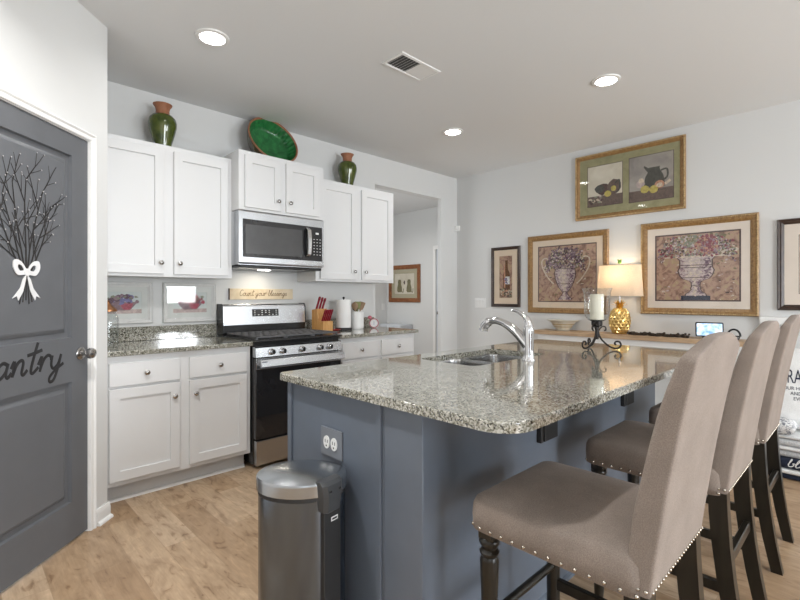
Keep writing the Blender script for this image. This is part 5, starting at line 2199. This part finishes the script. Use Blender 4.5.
PV = Vector((0.12, -0.993, 0)).normalized()
PN0 = Vector((-0.993, -0.12, 0)).normalized()
PU = (Vector((0, 0, 1)) - PN0 * 0.30).normalized()
PN = PV.cross(PU)
if PN.dot(PN0) < 0:
    PN = -PN
pc = Vector((4.345, 0.335, 0.584))
p1 = thing('throw_pillow', 'white throw pillow lettered in dark capitals, leaning on the bedding pile', 'pillow', pc, BG)
pb = pillow(p1, 'cover', COTW, pc, PV, PU, PN, 0.52, 0.60, 0.17)


def ftx(vo):
    def g_(x, y, z):
        v = vo + y
        u_, v_ = x / 0.26, v / 0.30
        pr_ = max(0.0, (1 - u_ ** 4) * (1 - v_ ** 4)) ** 0.5
        return pc + PV * x + PU * v + PN * (0.085 * pr_ + 0.001 + z)
    return g_


text_obj('GRATEFUL', 0.140, p1, P_NAVY, ftx(0.018), 'lettering', sx=0.47)
for k, tline in enumerate(('OUR HOME IS KIND', 'AND BLESSED', 'EVERY DAY')):
    text_obj(tline, 0.034, p1, P_NAVY, ftx(-0.030 - 0.036 * k), 'lettering', sx=0.85)
pc2 = Vector((4.135, 0.465, 0.341))
p2 = thing('floral_pillow', 'small grey floral pillow lying at the near corner of the bedding pile', 'pillow', pc2, BG)
pillow(p2, 'cover', FLORAL, pc2, Vector((0, 1, 0)), Vector((1, 0, 0)), Vector((0, 0, 1)), 0.20, 0.17, 0.10)

# white bench back behind the bedding
wb = thing('white_settle', 'white wooden settle back rail standing behind the bedding at the wall', 'bench', (4.63, 0.1, 0))
mb(TRIM).box(4.605, 4.655, -0.55, 0.640, 1.015, 1.075, 0.012, 3).build('top_rail', wb)
for yy in (-0.54, 0.585):
    mb(TRIM).box(4.607, 4.65, yy, yy + 0.045, 0.0, 1.016, 0.004, 1).build('post', wb)

# ------------------------------------------------------------------ ceiling fittings
def downlight(x, y, label):
    t = thing('recessed_light', label, 'ceiling light', (x, y, H), 'recessed ceiling lights')
    bb = mb(TRIM)
    bb.lathe([(0.068, -0.002), (0.070, -0.010), (0.092, -0.007), (0.094, 0.0)], (x, y, H), 40, None, None, False, False)
    bb.build('trim_ring', t)
    bb = mb(LED)
    bb.lathe([(0.070, -0.006), (0.050, -0.0085), (0.001, -0.009)], (x, y, H), 36, None, None, False, True)
    bb.build('diffuser', t)
    area('downlight_beam', (x, y, H - 0.013), (0, 0, 0), 0.13, 0.13, CAN_POWER, (1.0, 0.985, 0.96), 'DISK', 150)


downlight(1.092, 2.682, 'lit recessed ceiling light nearest the left wall, above the range side')
downlight(3.272, 1.303, 'lit recessed ceiling light over the far end of the island')
downlight(3.292, 2.686, 'lit recessed ceiling light near the hall opening')
# unseen ceiling lights, added and shifted off the grid for their light
for x, y in ((0.30, 1.55), (1.15, -1.15), (3.0, -1.15)):
    area('downlight_beam', (x, y, H - 0.004), (0, 0, 0), 0.13, 0.13, CAN_POWER * (8.5 if x < 1.0 else 3.0 if x < 1.5 else 1.6), (1.0, 0.985, 0.96), 'DISK', 150)
area('added_hall_downlight', (4.6, 5.2, H - 0.004), (0, 0, 0), 0.13, 0.13, 6, (1.0, 0.97, 0.93), 'DISK', 150)

vt = thing('ceiling_vent', 'white rectangular air vent in the ceiling', 'vent', (2.17, 2.12, H))
b = mb(TRIM)
vx0, vx1, vy0, vy1 = 1.990, 2.352, 2.022, 2.216
fz = lambda u, v, d: (2.171 + u, 2.119 + v, H - d)
ring(b, fz, 0.362, 0.194, [(0, 0), (0.002, 0.006), (0.018, 0.009), (0.022, 0.004), (0.024, -0.0)])
b.build('frame', vt)
b = mb(TRIM)
for k in range(13):
    u = -0.150 + 0.0245 * k
    tilt = 0.004 if u < 0.0 else -0.0124
    lo = 0.008 if u < 0.0 else 0.0065
    b.loft([[fz(u + a, v, d) for a, d in ((tilt, 0.001), (tilt + 0.0015, 0.001), (-tilt + 0.0015, lo), (-tilt, lo))] for v in (-0.074, 0.074)])
b.build('louvres', vt)
b = mb(pm('vent_duct', (0.10, 0.10, 0.10), 0.8, var=0.05))
rect(b, fz, -0.158, 0.158, -0.074, 0.074, 0.0006)
b.build('duct_backing', vt)

# sensor, switches
sn = thing('motion_sensor', 'small white sensor high in the wall corner', 'sensor', (XR, 3.70, 2.10))
b = mb(TRIM)
b.loft([[(XR - 0.0, 3.734, z), (XR - 0.05, 3.734, z), (XR - 0.05 + 0.0, 3.715, z), (XR - 0.02, 3.685, z), (XR, 3.685, z)] for z in (2.07, 2.135)])
b.build('housing', sn)
b = mb(OUTL)
b.ball((XR - 0.036, 3.70, 2.086), 0.013, (1, 1, 0.8))
b.build('lens', sn)


def switch(label, f, gangs, w_=0.165, h_=0.118):
    t = thing('light_switch', label, 'switch', f(0, 0, 0))
    bb = mb(OUTL)
    bb.box(-w_ / 2, w_ / 2, -h_ / 2, h_ / 2, 0, 0.006, 0.002, 2, f=f)
    bb.build('plate', t)
    for k in range(gangs):
        u = (k - (gangs - 1) / 2) * 0.046
        bb = mb(OUTL)
        bb.loft([[f(u - 0.016, v, d), f(u + 0.016, v, d)] + [f(u + 0.016, v, 0.004), f(u - 0.016, v, 0.004)] for v, d in ((-0.033, 0.006), (0.0, 0.0075), (0.033, 0.011))])
        bb.build('rocker', t)


switch('white triple light switch left of the bottle picture', fe(3.37, 1.155), 3)
switch('white light switch at the far end of the hall', lambda u, v, d: (5.775 + u, 6.38 - d, 1.04 + v), 1, 0.075)
wo = thing('wall_outlet', 'white wall outlet between the knife block and paper towel roll', 'outlet', (2.60, YK, 1.12))
b = mb(OUTL)
fo_ = fn(2.62, 1.13)
b.box(-0.037, 0.037, -0.058, 0.058, 0, 0.006, 0.002, 2, f=fo_)
b.build('plate', wo)
for v in (-0.022, 0.022):
    b = mb(OUTL)
    b.loft([[fo_(0.016 * math.cos(2 * math.pi * k / 16), v + 0.015 * math.sin(2 * math.pi * k / 16), d) for k in range(16)] for d in (0.005, 0.008)])
    b.build('socket', wo)

# hall door and casing
hd2 = thing('door_2', '', '', (5.88, 4.76, 0))
del hd2['label'], hd2['category']
struct(hd2)
fhd = lambda u, v, d: (5.88 - d, 4.76 - u, v)
b = mb(DOORW)
slab_front(b, fhd, -0.397, 0.397, 0.01, 2.015, [(-0.28, 0.28, 0.22, 0.82), (-0.28, 0.28, 1.02, 1.90)], -0.004)
b.build('door_leaf', hd2, smooth=20)
b = mb(TRIM)
for a in ((-0.462, -0.40, 0, 2.028), (0.40, 0.462, 0, 2.028), (-0.462, 0.462, 2.028, 2.09)):
    b.box(*a, 0, 0.018, 0.004, 1, f=fhd)
b.build('casing', hd2)
b = mb(NICKEL)
b.lathe([(0.03, -0.004), (0.03, 0.002), (0.012, 0.004), (0.012, 0.01), (0.026, 0.02), (0.027, 0.032), (0.001, 0.045)], (0, 0, 0), 20, None, lambda x, y, z: fhd(-0.335 + x, 0.955 + y, z))
b.build('door_knob', hd2)
# pale low chest in the hall whose front shows beyond the counter end
ch = thing('hall_chest', 'low white chest with three panels against the far hall wall', 'chest', (5.70, 5.97, 0))
mb(DOORW).box(5.58, 5.86, 5.70, 6.24, 0.0, 0.74, 0.004, 1).build('body', ch)
for k in range(3):
    y0_ = 5.715 + 0.175 * k
    b = mb(DOORW)
    b.box(5.562, 5.582, y0_, y0_ + 0.16, 0.06, 0.715, 0.004, 1)
    b.build('door_panel', ch)
